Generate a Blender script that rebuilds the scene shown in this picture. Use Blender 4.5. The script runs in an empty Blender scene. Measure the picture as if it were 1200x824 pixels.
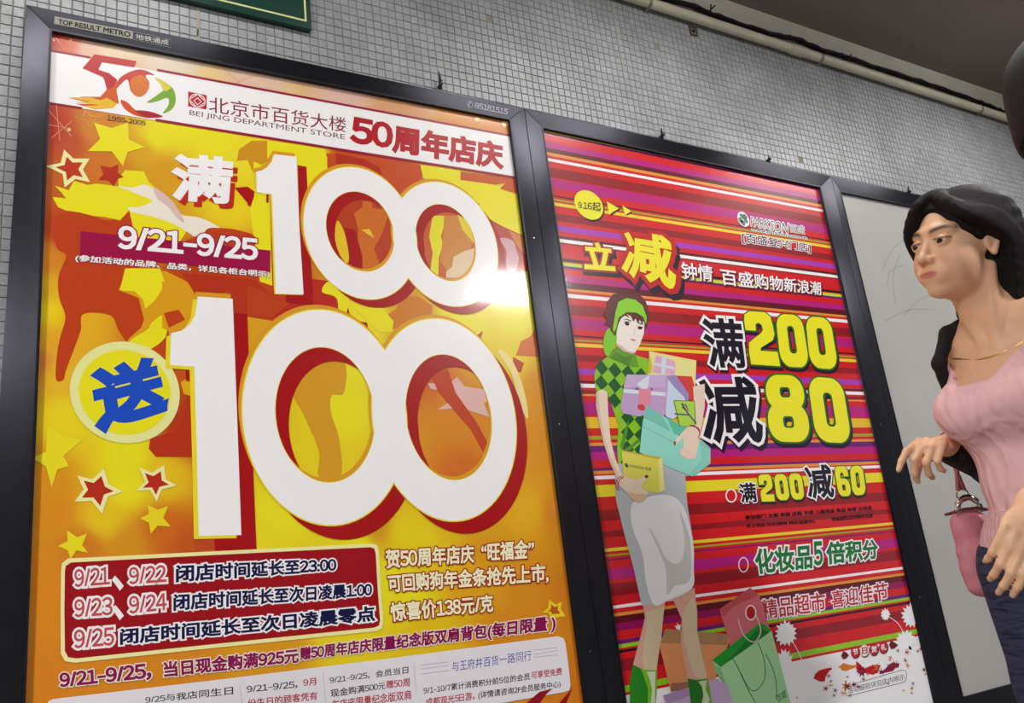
import bpy, bmesh, math, random
import numpy as np
from mathutils import Matrix, Vector

# ------------------------------------------------------------------ camera, world, lights, exposure
S = bpy.context.scene
COL = S.collection
CAMZ = 0.92                      # camera height above the floor, wall plane is y = 0
D0 = 1.55                        # distance of the camera from the wall
RC = np.array([[0.85932966, 0.04286798, 0.50962228],
               [0.11379167, 0.95547489, -0.27224838],
               [-0.49860203, 0.29194188, 0.8161899]])
FPX = 1010.13739
cam = bpy.data.cameras.new('camera'); camo = bpy.data.objects.new('camera', cam); COL.objects.link(camo)
cam.sensor_width = 36.0; cam.lens = 36.0 * FPX / 1200.0; cam.clip_start = 0.02
def B3(v): return Vector((v[0], v[2], -v[1]))
_r, _u, _b = B3(RC[:, 0]), -B3(RC[:, 1]), -B3(RC[:, 2])
camo.matrix_world = Matrix(((_r.x, _u.x, _b.x, 0), (_r.y, _u.y, _b.y, -D0), (_r.z, _u.z, _b.z, CAMZ), (0, 0, 0, 1)))
S.camera = camo
S.view_settings.view_transform = 'Standard'
S.view_settings.look = 'None'
S.view_settings.exposure = 0.14
S.view_settings.gamma = 1.0
S.view_settings.use_curve_mapping = False

wd = bpy.data.worlds.new('world'); S.world = wd; wd.use_nodes = True
wd.node_tree.nodes['Background'].inputs[0].default_value = (0.80, 0.86, 1.0, 1)
wd.node_tree.nodes['Background'].inputs[1].default_value = 0.22

CEIL = 2.632
def area(name, loc, sx, sy, power, col=(1, .985, .965), rot=(0, 0, 0)):
    l = bpy.data.lights.new(name, 'AREA'); l.shape = 'RECTANGLE'; l.size = sx; l.size_y = sy
    l.energy = power; l.color = col
    o = bpy.data.objects.new(name, l); o.location = loc; o.rotation_euler = rot; COL.objects.link(o)
    return o
# (x, y, size x, size y, watts)
LAMPS = [(2.41, -2.23, .42, .30, 52.0), (-2.3, -2.23, .42, .30, 175.0), (0.1, -0.66, .62, .20, 5.2), (1.5, -0.66, .62, .20, 6.4), (2.9, -0.66, .62, .20, 8.0)]  # first lamp mirrors in the poster; the rest are unseen, added for light
for lx, ly, lw, lh, pw in LAMPS:
    area('mirrored_or_added_light', (lx, ly, CEIL - 0.105), lw, lh, pw)

# ------------------------------------------------------------------ helpers
def wall(x, y, d=D0):
    """photo pixel -> point (X, Z) on the plane parallel to the wall, d metres in front of the camera"""
    v = RC @ np.array([(x - 600) / FPX, (y - 412) / FPX, 1.0]); v = v / v[2]
    return v[0] * d, CAMZ - v[1] * d
def topx(X, Z, d):
    c = RC.T @ np.array([X, CAMZ - Z, d]); return 600 + FPX * c[0] / c[2], 412 + FPX * c[1] / c[2]
def lin(c):
    c = c / 255.0
    return c / 12.92 if c <= 0.04045 else ((c + 0.055) / 1.055) ** 2.4
def L3(rgb): return tuple(lin(v) for v in rgb) + (1.0,)
MATS = {}
def mat(name, rgb, rough=0.5, metal=0.0, spec=0.5, coat=0.0, coat_rough=0.05, var=0.0, vscale=40.0, bump=0.0, bscale=200.0, emit=None):
    if name in MATS: return MATS[name]
    m = bpy.data.materials.new(name); m.use_nodes = True
    nt = m.node_tree; b = nt.nodes['Principled BSDF']
    b.inputs['Base Color'].default_value = L3(rgb)
    b.inputs['Roughness'].default_value = rough
    b.inputs['Metallic'].default_value = metal
    b.inputs['Specular IOR Level'].default_value = spec
    b.inputs['Coat Weight'].default_value = coat
    b.inputs['Coat Roughness'].default_value = coat_rough
    if var > 0 or bump > 0:
        tc = nt.nodes.new('ShaderNodeNewGeometry')
        if var > 0:
            n = nt.nodes.new('ShaderNodeTexNoise'); n.inputs['Scale'].default_value = vscale; n.inputs['Detail'].default_value = 3
            nt.links.new(tc.outputs['Position'], n.inputs['Vector'])
            mp = nt.nodes.new('ShaderNodeMapRange'); mp.inputs['From Min'].default_value = .3; mp.inputs['From Max'].default_value = .7
            mp.inputs['To Min'].default_value = 1 - var; mp.inputs['To Max'].default_value = 1 + var
            nt.links.new(n.outputs['Fac'], mp.inputs['Value'])
            hs = nt.nodes.new('ShaderNodeHueSaturation'); hs.inputs['Color'].default_value = L3(rgb)
            nt.links.new(mp.outputs['Result'], hs.inputs['Value']); nt.links.new(hs.outputs['Color'], b.inputs['Base Color'])
        if bump > 0:
            n2 = nt.nodes.new('ShaderNodeTexNoise'); n2.inputs['Scale'].default_value = bscale
            nt.links.new(tc.outputs['Position'], n2.inputs['Vector'])
            bp = nt.nodes.new('ShaderNodeBump'); bp.inputs['Strength'].default_value = bump; bp.inputs['Distance'].default_value = .01
            nt.links.new(n2.outputs['Fac'], bp.inputs['Height']); nt.links.new(bp.outputs['Normal'], b.inputs['Normal'])
    if emit:
        b.inputs['Emission Color'].default_value = L3(rgb); b.inputs['Emission Strength'].default_value = emit
    MATS[name] = m
    return m
def ink(rgb):
    """printed ink under the glossy film of the poster"""
    return mat('ink_%d_%d_%d' % tuple(rgb), rgb, rough=.32, spec=.3, coat=1.0, coat_rough=.07)
def flatk(rgb, rough=.5):
    return mat('plain_%d_%d_%d' % tuple(rgb), rgb, rough=rough)

def linkm(name, me, m=None, parent=None, smooth=False):
    o = bpy.data.objects.new(name, me); COL.objects.link(o)
    if m is not None: me.materials.append(m)
    if parent is not None: o.parent = parent
    if smooth: me.polygons.foreach_set('use_smooth', [True] * len(me.polygons))
    return o
def mesh(name, V, F, m=None, parent=None, smooth=False):
    me = bpy.data.meshes.new(name); me.from_pydata([tuple(v) for v in V], [], [tuple(f) for f in F]); me.update()
    return linkm(name, me, m, parent, smooth)
def empty(name, loc=(0, 0, 0)):
    o = bpy.data.objects.new(name, None); o.location = loc; COL.objects.link(o); o.empty_display_size = .1; return o
def tag(o, label, cat, group=None):
    o['label'] = label; o['category'] = cat
    if group: o['group'] = group
    return o
def struct(o): o['kind'] = 'structure'; return o
class BX:
    """collects boxes / tubes into one mesh"""
    def __init__(s): s.V = []; s.F = []
    def box(s, x0, x1, y0, y1, z0, z1):
        i = len(s.V)
        s.V += [(x0, y0, z0), (x1, y0, z0), (x1, y1, z0), (x0, y1, z0), (x0, y0, z1), (x1, y0, z1), (x1, y1, z1), (x0, y1, z1)]
        s.F += [(i, i+3, i+2, i+1), (i+4, i+5, i+6, i+7), (i, i+1, i+5, i+4), (i+1, i+2, i+6, i+5), (i+2, i+3, i+7, i+6), (i+3, i, i+4, i+7)]
        return s
    def prism(s, pts, y0, y1):
        """polygon in X,Z (counter-clockwise as seen from -y) extruded from y0 (front) to y1"""
        i = len(s.V); n = len(pts)
        s.V += [(p[0], y0, p[1]) for p in pts] + [(p[0], y1, p[1]) for p in pts]
        s.F.append(tuple(range(i, i + n))); s.F.append(tuple(range(i + 2*n - 1, i + n - 1, -1)))
        for k in range(n):
            j = (k + 1) % n; s.F.append((i + k, i + n + k, i + n + j, i + j))
        return s
    def tube(s, pts, r, n=10, caps=True):
        pts = [Vector(p) for p in pts]; rs = r if isinstance(r, (list, tuple)) else [r] * len(pts)
        i0 = len(s.V); up = Vector((0, 0, 1))
        for k, p in enumerate(pts):
            t = (pts[min(k+1, len(pts)-1)] - pts[max(k-1, 0)]).normalized()
            a = t.cross(up if abs(t.dot(up)) < .95 else Vector((0, 1, 0))).normalized(); b = t.cross(a).normalized()
            for q in range(n):
                w = 2*math.pi*q/n; s.V.append(tuple(p + (a*math.cos(w) + b*math.sin(w))*rs[k]))
        for k in range(len(pts)-1):
            for q in range(n):
                a0 = i0 + k*n + q; a1 = i0 + k*n + (q+1) % n; s.F.append((a0, a1, a1+n, a0+n))
        if caps:
            s.F.append(tuple(range(i0+n-1, i0-1, -1))); e = i0+(len(pts)-1)*n; s.F.append(tuple(range(e, e+n)))
        return s
    def build(s, name, m, parent=None, smooth=False): return mesh(name, s.V, s.F, m, parent, smooth)
def autosmooth(o, ang=35):
    me = o.data; me.polygons.foreach_set('use_smooth', [True]*len(me.polygons))
    bm = bmesh.new(); bm.from_mesh(me)
    for e in bm.edges:
        if len(e.link_faces) != 2 or e.calc_face_angle(0) > math.radians(ang): e.smooth = False
    bm.to_mesh(me); bm.free()

# ---------- print on a sheet: every shape is given by photo pixels, thrown back on the plane of the sheet
class Sheet:
    def __init__(s, root, ysurf):
        s.root = root; s.y = ysurf; s.layer = 0; s.ink = ink
    def P(s, x, y, lay=0.0):
        yy = s.y - lay * 0.00009
        X, Z = wall(x, y, D0 + yy); return (X, yy, Z)
    def nx(s, lay):
        s.layer = (s.layer + 1) % 24
        return lay + s.layer*.03
    def poly(s, name, pts, rgb, lay, smooth=False):
        lay = s.nx(lay)
        if smooth: pts = spline(pts)
        V = [s.P(x, y, lay) for x, y in pts]
        bm = bmesh.new(); f = bm.faces.new([bm.verts.new(v) for v in V])
        f.normal_update()
        if f.normal.y > 0: f.normal_flip()
        bmesh.ops.triangulate(bm, faces=[f])
        me = bpy.data.meshes.new(name); bm.to_mesh(me); bm.free()
        return linkm(name, me, s.ink(rgb), s.root)
    def polys(s, name, lst, rgb, lay, smooth=False):
        lay = s.nx(lay)
        bm = bmesh.new()
        for pts in lst:
            if smooth: pts = spline(pts)
            f = bm.faces.new([bm.verts.new(s.P(x, y, lay)) for x, y in pts]); f.normal_update()
            if f.normal.y > 0: f.normal_flip()
        bmesh.ops.triangulate(bm, faces=bm.faces[:])
        me = bpy.data.meshes.new(name); bm.to_mesh(me); bm.free()
        return linkm(name, me, s.ink(rgb), s.root)
    def line(s, name, pts, w, rgb, lay, smooth=False):
        if smooth: pts = spline(pts)
        return s.lines(name, [pts], w, rgb, lay)
    def lines(s, name, lst, w, rgb, lay, smooth=False):
        V = []; F = []
        for pts in lst:
            if smooth: pts = spline(pts)
            i = len(V)
            for k, p in enumerate(pts):
                a = pts[max(k-1, 0)]; b = pts[min(k+1, len(pts)-1)]
                dx, dy = b[0]-a[0], b[1]-a[1]; n = math.hypot(dx, dy) or 1
                ww = w/2
                V.append(s.P(p[0]-dy/n*ww, p[1]+dx/n*ww, lay)); V.append(s.P(p[0]+dy/n*ww, p[1]-dx/n*ww, lay))
            for k in range(len(pts)-1):
                j = i+2*k; F.append((j, j+2, j+3, j+1))
        return mesh(name, V, F, s.ink(rgb), s.root)
    def text(s, name, body, quad, rgb, lay, bold=0.0, outline=0.0, shift=(0, 0), sx=1.0, rnd=2):
        """text whose ink box is thrown on the px quad TL,TR,BR,BL; bold/outline in units of the font height"""
        me = text_mesh(body, bold + outline, sx, rnd)
        V = me[0]; F = me[1]
        x0, x1, y0, y1 = me[2]
        H = homog(quad)
        out = []
        for x, y, zz in V:
            u = (x-x0)/(x1-x0); v = (y1-y)/(y1-y0)
            w = H @ np.array([u, v, 1.0]); out.append(s.P(w[0]/w[2]+shift[0], w[1]/w[2]+shift[1], lay + zz*.22))
        o = mesh(name, out, F, s.ink(rgb), s.root)
        return o

def spline(pts, n=5):
    out = []; N = len(pts)
    for i in range(N):
        p0, p1, p2, p3 = pts[(i-1) % N], pts[i], pts[(i+1) % N], pts[(i+2) % N]
        for k in range(n):
            t = k/n; t2 = t*t; t3 = t2*t
            out.append(tuple(.5*((2*p1[j]) + (-p0[j]+p2[j])*t + (2*p0[j]-5*p1[j]+4*p2[j]-p3[j])*t2 + (-p0[j]+3*p1[j]-3*p2[j]+p3[j])*t3) for j in (0, 1)))
    return out
def ospline(pts, n=6):
    out = []; N = len(pts)
    for i in range(N-1):
        p0, p1, p2, p3 = pts[max(i-1, 0)], pts[i], pts[i+1], pts[min(i+2, N-1)]
        for k in range(n):
            t = k/n; t2 = t*t; t3 = t2*t
            out.append(tuple(.5*((2*p1[j]) + (-p0[j]+p2[j])*t + (2*p0[j]-5*p1[j]+4*p2[j]-p3[j])*t2 + (-p0[j]+3*p1[j]-3*p2[j]+p3[j])*t3) for j in range(len(p1))))
    out.append(tuple(pts[-1])); return out
def homog(q):
    src = [(0, 0), (1, 0), (1, 1), (0, 1)]; A = []; b = []
    for (u, v), (x, y) in zip(src, q):
        A.append([u, v, 1, 0, 0, 0, -u*x, -v*x]); b.append(x)
        A.append([0, 0, 0, u, v, 1, -u*y, -v*y]); b.append(y)
    h = np.linalg.solve(np.array(A, float), np.array(b, float)); return np.append(h, 1).reshape(3, 3)
_tc = {}
def _gen(body, rr, rnd):
    cu = bpy.data.curves.new('t', 'FONT'); cu.body = body; cu.size = 1.0; cu.resolution_u = 3
    cu.bevel_depth = rr; cu.bevel_resolution = rnd - 1 if rr > 0 else 0
    cu.fill_mode = 'FRONT'
    ob = bpy.data.objects.new('t', cu); COL.objects.link(ob)
    dg = bpy.context.evaluated_depsgraph_get(); dg.update()
    ev = ob.evaluated_get(dg); me = ev.to_mesh()
    V = np.empty(len(me.vertices)*3); me.vertices.foreach_get('co', V); V = V.reshape(-1, 3).copy()
    F = [tuple(p.vertices) for p in me.polygons]
    ev.to_mesh_clear(); bpy.data.objects.remove(ob); bpy.data.curves.remove(cu)
    return V, F
FULL = {c: chr(ord(c)-0x20+0xFF00) for c in '0123456789'}
FULL['/'] = '/'; FULL['–'] = '–'
def text_mesh(body, r, sx=1.0, rnd=2):
    """one run of lettering; figures use the sans figures of the wide set, closed up"""
    runs = []; cur = ''
    for ch in body:
        if ch in FULL:
            if cur: runs.append(cur); cur = ''
            runs.append(ch)
        else: cur += ch
    if cur: runs.append(cur)
    VV = []; FF = []; x = 0; box = [1e9, -1e9, 1e9, -1e9]; prev = None
    for k, t in enumerate(runs):
        g = FULL.get(t, t)
        if g not in _tc:
            V0, _ = _gen(g, 0, 1); _tc[g] = (V0[:, 0].min(), V0[:, 0].max(), V0[:, 1].min(), V0[:, 1].max()) if len(V0) else (0, .3, 0, .1)
        b_ = _tc[g]; V, F = _gen(g, r, rnd)
        w = b_[1]-b_[0]
        if t in '/–':
            V = V.copy(); nw = .30 if t == '/' else .40
            V[:, 0] = V[:, 0] - b_[0]; V[:, 0] *= nw/w
            if t == '/': V[:, 1] = (V[:, 1]-b_[2])/(b_[3]-b_[2])*.73
            else: V[:, 1] = V[:, 1] - (b_[2]+b_[3])/2 + .31
            b_ = (0, nw, 0 if t == '/' else .25, .73 if t == '/' else .36); w = nw
        if t in FULL:
            slot = {'/': .36, '–': .46}.get(t, .56)
            dx = x + (slot-w)/2 - b_[0]; adv = slot
        else:
            gap = .05 if k else 0
            dx = x + gap - b_[0]; adv = w + gap + (.30 if t[-1] in '，。、' else (.06 if k < len(runs)-1 else 0))
        i = len(VV); zz = V[:, 2]/r if r > 0 else V[:, 2]*0
        VV += [(p[0]+dx, p[1], q) for p, q in zip(V, zz)]; FF += [tuple(i+j for j in f) for f in F]
        box = [min(box[0], b_[0]+dx), max(box[1], b_[1]+dx), min(box[2], b_[2]), max(box[3], b_[3])]
        x += adv
    return VV, FF, box
def Zp(x0, y0, s, pts): return [(x0+u/s, y0+v/s) for u, v in pts]
# ------------------------------------------------------------------ the setting
def sheet_colour_mat(name, coat=1.0):
    m = bpy.data.materials.new(name); m.use_nodes = True; nt = m.node_tree; b = nt.nodes['Principled BSDF']
    a = nt.nodes.new('ShaderNodeAttribute'); a.attribute_name = 'print'
    nt.links.new(a.outputs['Color'], b.inputs['Base Color'])
    b.inputs['Roughness'].default_value = .32; b.inputs['Specular IOR Level'].default_value = .3
    b.inputs['Coat Weight'].default_value = coat; b.inputs['Coat Roughness'].default_value = .07
    return m
M_ceil = mat('painted_ceiling', (140, 128, 127), rough=.9, var=.04, vscale=3)
M_wallpaint = mat('painted_plaster', (226, 226, 216), rough=.85, var=.05, vscale=8)
M_floor = mat('terrazzo_floor', (120, 116, 108), rough=.35, var=.15, vscale=120)
XL, XR, YF = -3.0, 7.0, -5.2
fl = struct(BX().box(XL, XR, YF, 0.0, -0.1, 0).build('floor', M_floor))
M_slabj = mat('floor_joint', (80, 78, 74), rough=.8)
ce = struct(BX().box(XL, XR, YF, 0.10, CEIL, CEIL + .1).build('ceiling', M_ceil))
wo = struct(BX().box(XL, XR, YF - .1, YF, 0, CEIL).build('wall_opposite', mat('opposite_wall_paint', (120, 120, 118), rough=.8, var=.04, vscale=5)))

# back wall: substrate (grout), plaster band on top, mosaic tiles proud of the grout
PX, PZ = 0.01915, 0.0209
TX0, TZ0 = wall(11.5, 77.5)                       # a grout crossing read from the photo
BANDZ = wall(960, 66)[1]                          # top of the tiled field
grout = mat('cement_grout', (140, 138, 127), rough=.9, var=.12, vscale=60, bump=.3, bscale=400)
wl = struct(BX().box(XL, XR, 0.0003, 0.12, 0, CEIL).build('wall_back', grout))
band = BX().box(XL, XR, -0.002, 0.0003, BANDZ, CEIL).build('plaster_band', M_wallpaint, wl)

# tile material: each tile picks its own shade from its cell
mt = bpy.data.materials.new('glazed_mosaic'); mt.use_nodes = True; nt = mt.node_tree; b = nt.nodes['Principled BSDF']
g = nt.nodes.new('ShaderNodeNewGeometry'); vm = nt.nodes.new('ShaderNodeVectorMath'); vm.operation = 'SUBTRACT'
vm.inputs[1].default_value = (TX0, 0, TZ0); nt.links.new(g.outputs['Position'], vm.inputs[0])
vd = nt.nodes.new('ShaderNodeVectorMath'); vd.operation = 'DIVIDE'; vd.inputs[1].default_value = (PX, 1000, PZ); nt.links.new(vm.outputs[0], vd.inputs[0])
vf = nt.nodes.new('ShaderNodeVectorMath'); vf.operation = 'FLOOR'; nt.links.new(vd.outputs[0], vf.inputs[0])
wn = nt.nodes.new('ShaderNodeTexWhiteNoise'); nt.links.new(vf.outputs[0], wn.inputs['Vector'])
no = nt.nodes.new('ShaderNodeTexNoise'); no.inputs['Scale'].default_value = 6; nt.links.new(g.outputs['Position'], no.inputs['Vector'])
n3 = nt.nodes.new('ShaderNodeTexNoise'); n3.inputs['Scale'].default_value = 160; nt.links.new(g.outputs['Position'], n3.inputs['Vector'])
def mrange(src, lo, hi, a=0, c=1):
    m_ = nt.nodes.new('ShaderNodeMapRange'); m_.inputs['From Min'].default_value = a; m_.inputs['From Max'].default_value = c
    m_.inputs['To Min'].default_value = lo; m_.inputs['To Max'].default_value = hi; nt.links.new(src, m_.inputs['Value']); return m_.outputs['Result']
mu = nt.nodes.new('ShaderNodeMath'); mu.operation = 'MULTIPLY'
nt.links.new(mrange(wn.outputs['Value'], .93, 1.07), mu.inputs[0]); nt.links.new(mrange(no.outputs['Fac'], .84, 1.14, .3, .7), mu.inputs[1])
mu2 = nt.nodes.new('ShaderNodeMath'); mu2.operation = 'MULTIPLY'; nt.links.new(mu.outputs[0], mu2.inputs[0]); nt.links.new(mrange(n3.outputs['Fac'], .9, 1.1, .3, .7), mu2.inputs[1])
hs = nt.nodes.new('ShaderNodeHueSaturation'); hs.inputs['Color'].default_value = L3((158, 161, 166)); nt.links.new(mu2.outputs[0], hs.inputs['Value'])
nt.links.new(hs.outputs['Color'], b.inputs['Base Color']); b.inputs['Roughness'].default_value = .38; b.inputs['Specular IOR Level'].default_value = .4

# frame geometry first: the tiled field is only built around it
YR = -0.030                                       # front face of the rails
YS = -0.0215                                      # front face of the posters
YB = 0.0
dR = D0 + YR
F_top_out = lambda x: None
def W(x, y, d=dR): return wall(x, y, d)
zbot_in = W(1129, 817.4)[1]
zbot_out = zbot_in - .05
def at_z(pa, pb, z):
    """point on the world line through two pixels at height z"""
    a = W(*pa); c = W(*pb); t = (z - a[1]) / (c[1] - a[1]); return (a[0] + (c[0] - a[0]) * t, z)
OUT = [W(30.5, 5), W(614.5, 127.2), W(974, 206.5), W(1320, 305)]
oX3 = W(614.5, 127.2)[0] - W(30.5, 5)[0]
o0b = at_z((30.5, 5), (16, 220), zbot_out); o1b = at_z((614.5, 127.2), (711, 824), zbot_out); o2b = at_z((974, 206.5), (1064, 600), zbot_out)
p3 = W(974, 206.5); OUT[3] = (p3[0] + 1.07, p3[1] + .003); o3b = (o2b[0] + 1.07, zbot_out)
OUTB = [o0b, o1b, o2b, o3b]
INN = [(W(61, 36), W(597, 140.5), at_z((597, 140.5), (686, 824), zbot_in), at_z((61, 36), (30, 824), zbot_in)),
       (W(636.5, 150), W(961, 219.5), at_z((961, 219.5), (1097, 824), zbot_in), at_z((636.5, 150), (734.5, 824), zbot_in))]
i3 = W(985.5, 225); i3b = at_z((985.5, 225), (1129, 817.4), zbot_in)
INN.append((i3, (i3[0] + 1.0, i3[1] + .003), (i3b[0] + 1.0, zbot_in), i3b))

# mosaic tiles
PXL = OUT[0][0]
def hidden(x0, x1, z0, z1):
    # behind a light box, behind the sign or outside the picture
    ztop = None
    if x1 < PXL - 0.012: 
        pass
    elif z0 < OUT[0][1] + (OUT[3][1] - OUT[0][1]) * max(0, (x0 - PXL)) / (OUT[3][0] - PXL) - .03 and x1 > PXL and x0 > PXL + .01 and x1 < OUT[3][0] - .01:
        return True
    return False
GAP = 0.0012
tileV = lambda x0, x1, z0, z1, dy: [(x0, 0.0015, z0), (x1, 0.0015, z0), (x1, 0.0015, z1), (x0, 0.0015, z1),
    (x0, -dy, z0), (x1, -dy, z0), (x1, -dy, z1), (x0, -dy, z1),
    (x0+.0007, -dy-.0006, z0+.0007), (x1-.0007, -dy-.0006, z0+.0007), (x1-.0007, -dy-.0006, z1-.0007), (x0+.0007, -dy-.0006, z1-.0007)]
tileF = [(0, 1, 5, 4), (1, 2, 6, 5), (2, 3, 7, 6), (3, 0, 4, 7), (4, 5, 9, 8), (5, 6, 10, 9), (6, 7, 11, 10), (7, 4, 8, 11), (8, 9, 10, 11)]
rng = random.Random(4)
cells = []
nx0 = int((-0.16 - TX0) / PX); nx1 = int((4.6 - TX0) / PX)
for i in range(nx0, nx1):
    for k in range(int((0.5 - TZ0) / PZ), int((BANDZ - TZ0) / PZ) + 1):
        x0 = TX0 + i*PX; z0 = TZ0 + k*PZ
        if z0 + PZ > BANDZ + .012: continue
        if hidden(x0, x0 + PX, z0, z0 + PZ): continue
        if z0 < 1.1 and x0 > 0.3: continue
        px, py = topx(x0 + PX/2, z0 + PZ/2, D0)
        if rng.random() < .0012: continue
        vis = -6 < px < 1206 and -6 < py < 830 and not (py < 60 and (px < 366 and py < (px-200)*.225+2 and px > 200))
        vis = vis and not (px > 28 and px < 620 and py > 6 + (px-30)*.208)
        a = topx(x0, z0, D0); c = topx(x0 + PX, z0, D0); e = topx(x0, z0 + PZ, D0)
        ar = abs((c[0]-a[0])*(e[1]-a[1]) - (c[1]-a[1])*(e[0]-a[0]))
        cells.append((ar if vis else 0, x0, z0))
cells.sort(reverse=True)
hole = wall(812, 37)
tm = None
shared = []
for v in range(4):
    r2 = random.Random(v); me = bpy.data.meshes.new('mosaic_tile')
    me.from_pydata(tileV(GAP/2 + r2.uniform(0, .0005), PX - GAP/2 - r2.uniform(0, .0005), GAP/2 + r2.uniform(0, .0005), PZ - GAP/2 - r2.uniform(0, .0005), .0005 + v*.0002), [], tileF)
    me.materials.append(mt); shared.append(me)
for ar, x0, z0 in cells[:290]:
    o = bpy.data.objects.new('mosaic_tile', shared[rng.randrange(4)]); o.location = (x0, 0, z0); COL.objects.link(o); o.parent = wl
V = []; F = []
for ar, x0, z0 in cells[290:]:
    if abs(x0 + PX/2 - hole[0]) < PX*.8 and abs(z0 + PZ/2 - hole[1]) < PZ*.8: continue
    i = len(V); j = [rng.uniform(0, .0005) for _ in range(4)]
    V += tileV(x0 + GAP/2 + j[0], x0 + PX - GAP/2 - j[1], z0 + GAP/2 + j[2], z0 + PZ - GAP/2 - j[3], .0004 + rng.random()*.0007)
    F += [tuple(i + q for q in f) for f in tileF]
o = mesh('mosaic_tile_field', V, F, mt, wl); o['kind'] = 'stuff'

# vertical grout seams between tile sheets
sm = BX()
for xp, yp in ((232, 25), (727, 60), (992, 200)):
    X, Z = wall(xp, yp); zt = min(BANDZ, Z + .35); zb = Z - .09
    sm.box(X - .003, X + .003, -.0013, 0, max(zb, 1.0), zt)
sm.build('smeared_grout', mat('smeared_grout', (168, 164, 150), rough=.9, var=.1, vscale=90), wl)
# ------------------------------------------------------------------ light boxes (frames) and sheets
def metal_mat(name, tangent):
    m = mat(name, (62, 62, 70), rough=.40, metal=.85, spec=.5, var=.05, vscale=30)
    nt = m.node_tree; b = nt.nodes['Principled BSDF']
    t = nt.nodes.new('ShaderNodeCombineXYZ'); t.inputs[0].default_value, t.inputs[1].default_value, t.inputs[2].default_value = tangent
    nt.links.new(t.outputs[0], b.inputs['Tangent']); b.inputs['Anisotropic'].default_value = .9; b.inputs['Anisotropic Rotation'].default_value = .25
    return m
M_al = metal_mat('brushed_aluminium_upright', (0, 0, 1))
M_alh = metal_mat('brushed_aluminium_level', (1, 0, 0))
M_dark = mat('black_gasket', (14, 14, 16), rough=.6)
M_screw = mat('zinc_screw', (150, 150, 150), rough=.35, metal=.9)
def bevel_obj(o, w, seg=2):
    bm = bmesh.new(); bm.from_mesh(o.data); bmesh.ops.bevel(bm, geom=bm.edges[:], offset=w, segments=seg, affect='EDGES', profile=.6)
    bm.to_mesh(o.data); bm.free(); autosmooth(o, 40)
def child(o, root):
    o.parent = root; o.matrix_parent_inverse = Matrix.Translation(-Vector(root.location)); return o
def light_box(i, label):
    O = (OUT[i], OUT[i+1], OUTB[i+1], OUTB[i]); I = INN[i]
    root = empty('display_frame', ((O[0][0]+O[1][0])/2, 0, zbot_out))
    bpy.context.view_layer.update()
    def par(o): o.parent = root; o.matrix_parent_inverse = Matrix.Translation(-Vector(root.location)); return o
    g = .0006
    pr = [('top_rail', [O[0], O[1], I[1], I[0]], 0), ('side_rail', [O[1], O[2], I[2], I[1]], 1), ('bottom_rail', [O[2], O[3], I[3], I[2]], 2), ('side_rail', [O[3], O[0], I[0], I[3]], 3)]
    for nm, q, k in pr:
        # gap along the mitres and between neighbouring boxes
        if k == 1: q = [(q[0][0]-.0012, q[0][1]), (q[1][0]-.0012, q[1][1]), q[2], q[3]]
        if k == 3: q = [(q[0][0]+.0004, q[0][1]), (q[1][0]+.0004, q[1][1]), q[2], q[3]]
        if k in (0, 2):
            s = 1 if k == 0 else -1
            q = [(q[0][0]+s*.0012, q[0][1]), (q[1][0]-s*.0012, q[1][1]), (q[2][0]-s*.0006, q[2][1]), (q[3][0]+s*.0006, q[3][1])]
        area2 = sum(q[a][0]*q[(a+1) % 4][1]-q[(a+1) % 4][0]*q[a][1] for a in range(4))
        if area2 < 0: q = q[::-1]
        o = BX().prism(q, YR, -0.001).build(nm, M_al if k in (1, 3) else M_alh); bevel_obj(o, .0009); par(o)
    # a raised lip round the opening
    lip = BX()
    w = .004
    (a, b_, c, d) = I
    for q in ([(a[0]-w, a[1]+w), (b_[0]+w, b_[1]+w), b_, a], [(b_[0], b_[1]), (b_[0]+w, b_[1]+w), (c[0]+w, c[1]-w), c],
              [d, c, (c[0]+w, c[1]-w), (d[0]-w, d[1]-w)], [(a[0]-w, a[1]+w), a, d, (d[0]-w, d[1]-w)]):
        if sum(q[k][0]*q[(k+1) % 4][1]-q[(k+1) % 4][0]*q[k][1] for k in range(4)) < 0: q = q[::-1]
        lip.prism(q, YR-.0008, YR+.004)
    o = lip.build('inner_lip', mat('anodised_lip', (44, 44, 52), rough=.4, metal=.7)); par(o)
    back = BX().prism([(a[0]-.004, a[1]+.004), (d[0]-.004, d[1]-.004), (c[0]+.004, c[1]-.004), (b_[0]+.004, b_[1]+.004)], YS+.002, -.002).build('back_panel', M_dark); par(back)
    # screws on the rails, sub-millimetre proud
    for t in (.22, .5, .8):
        x = (O[1][0]+I[1][0])/2 + (O[2][0]-O[1][0])*t; z = O[1][1] + (O[2][1]-O[1][1])*t
        child(BX().tube([(x, YR+.001, z), (x, YR-.0012, z)], .002, 10).build('screw', M_screw), root)
    tag(root, label, 'display frame', 'anodised display frames along the wall')
    return root
fr1 = light_box(0, 'dark aluminium frame around the yellow and orange sale poster')
fr2 = light_box(1, 'dark aluminium frame around the red striped sale poster')
fr3 = light_box(2, 'dark aluminium frame with the blank grey panel, behind the walking woman')

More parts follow.
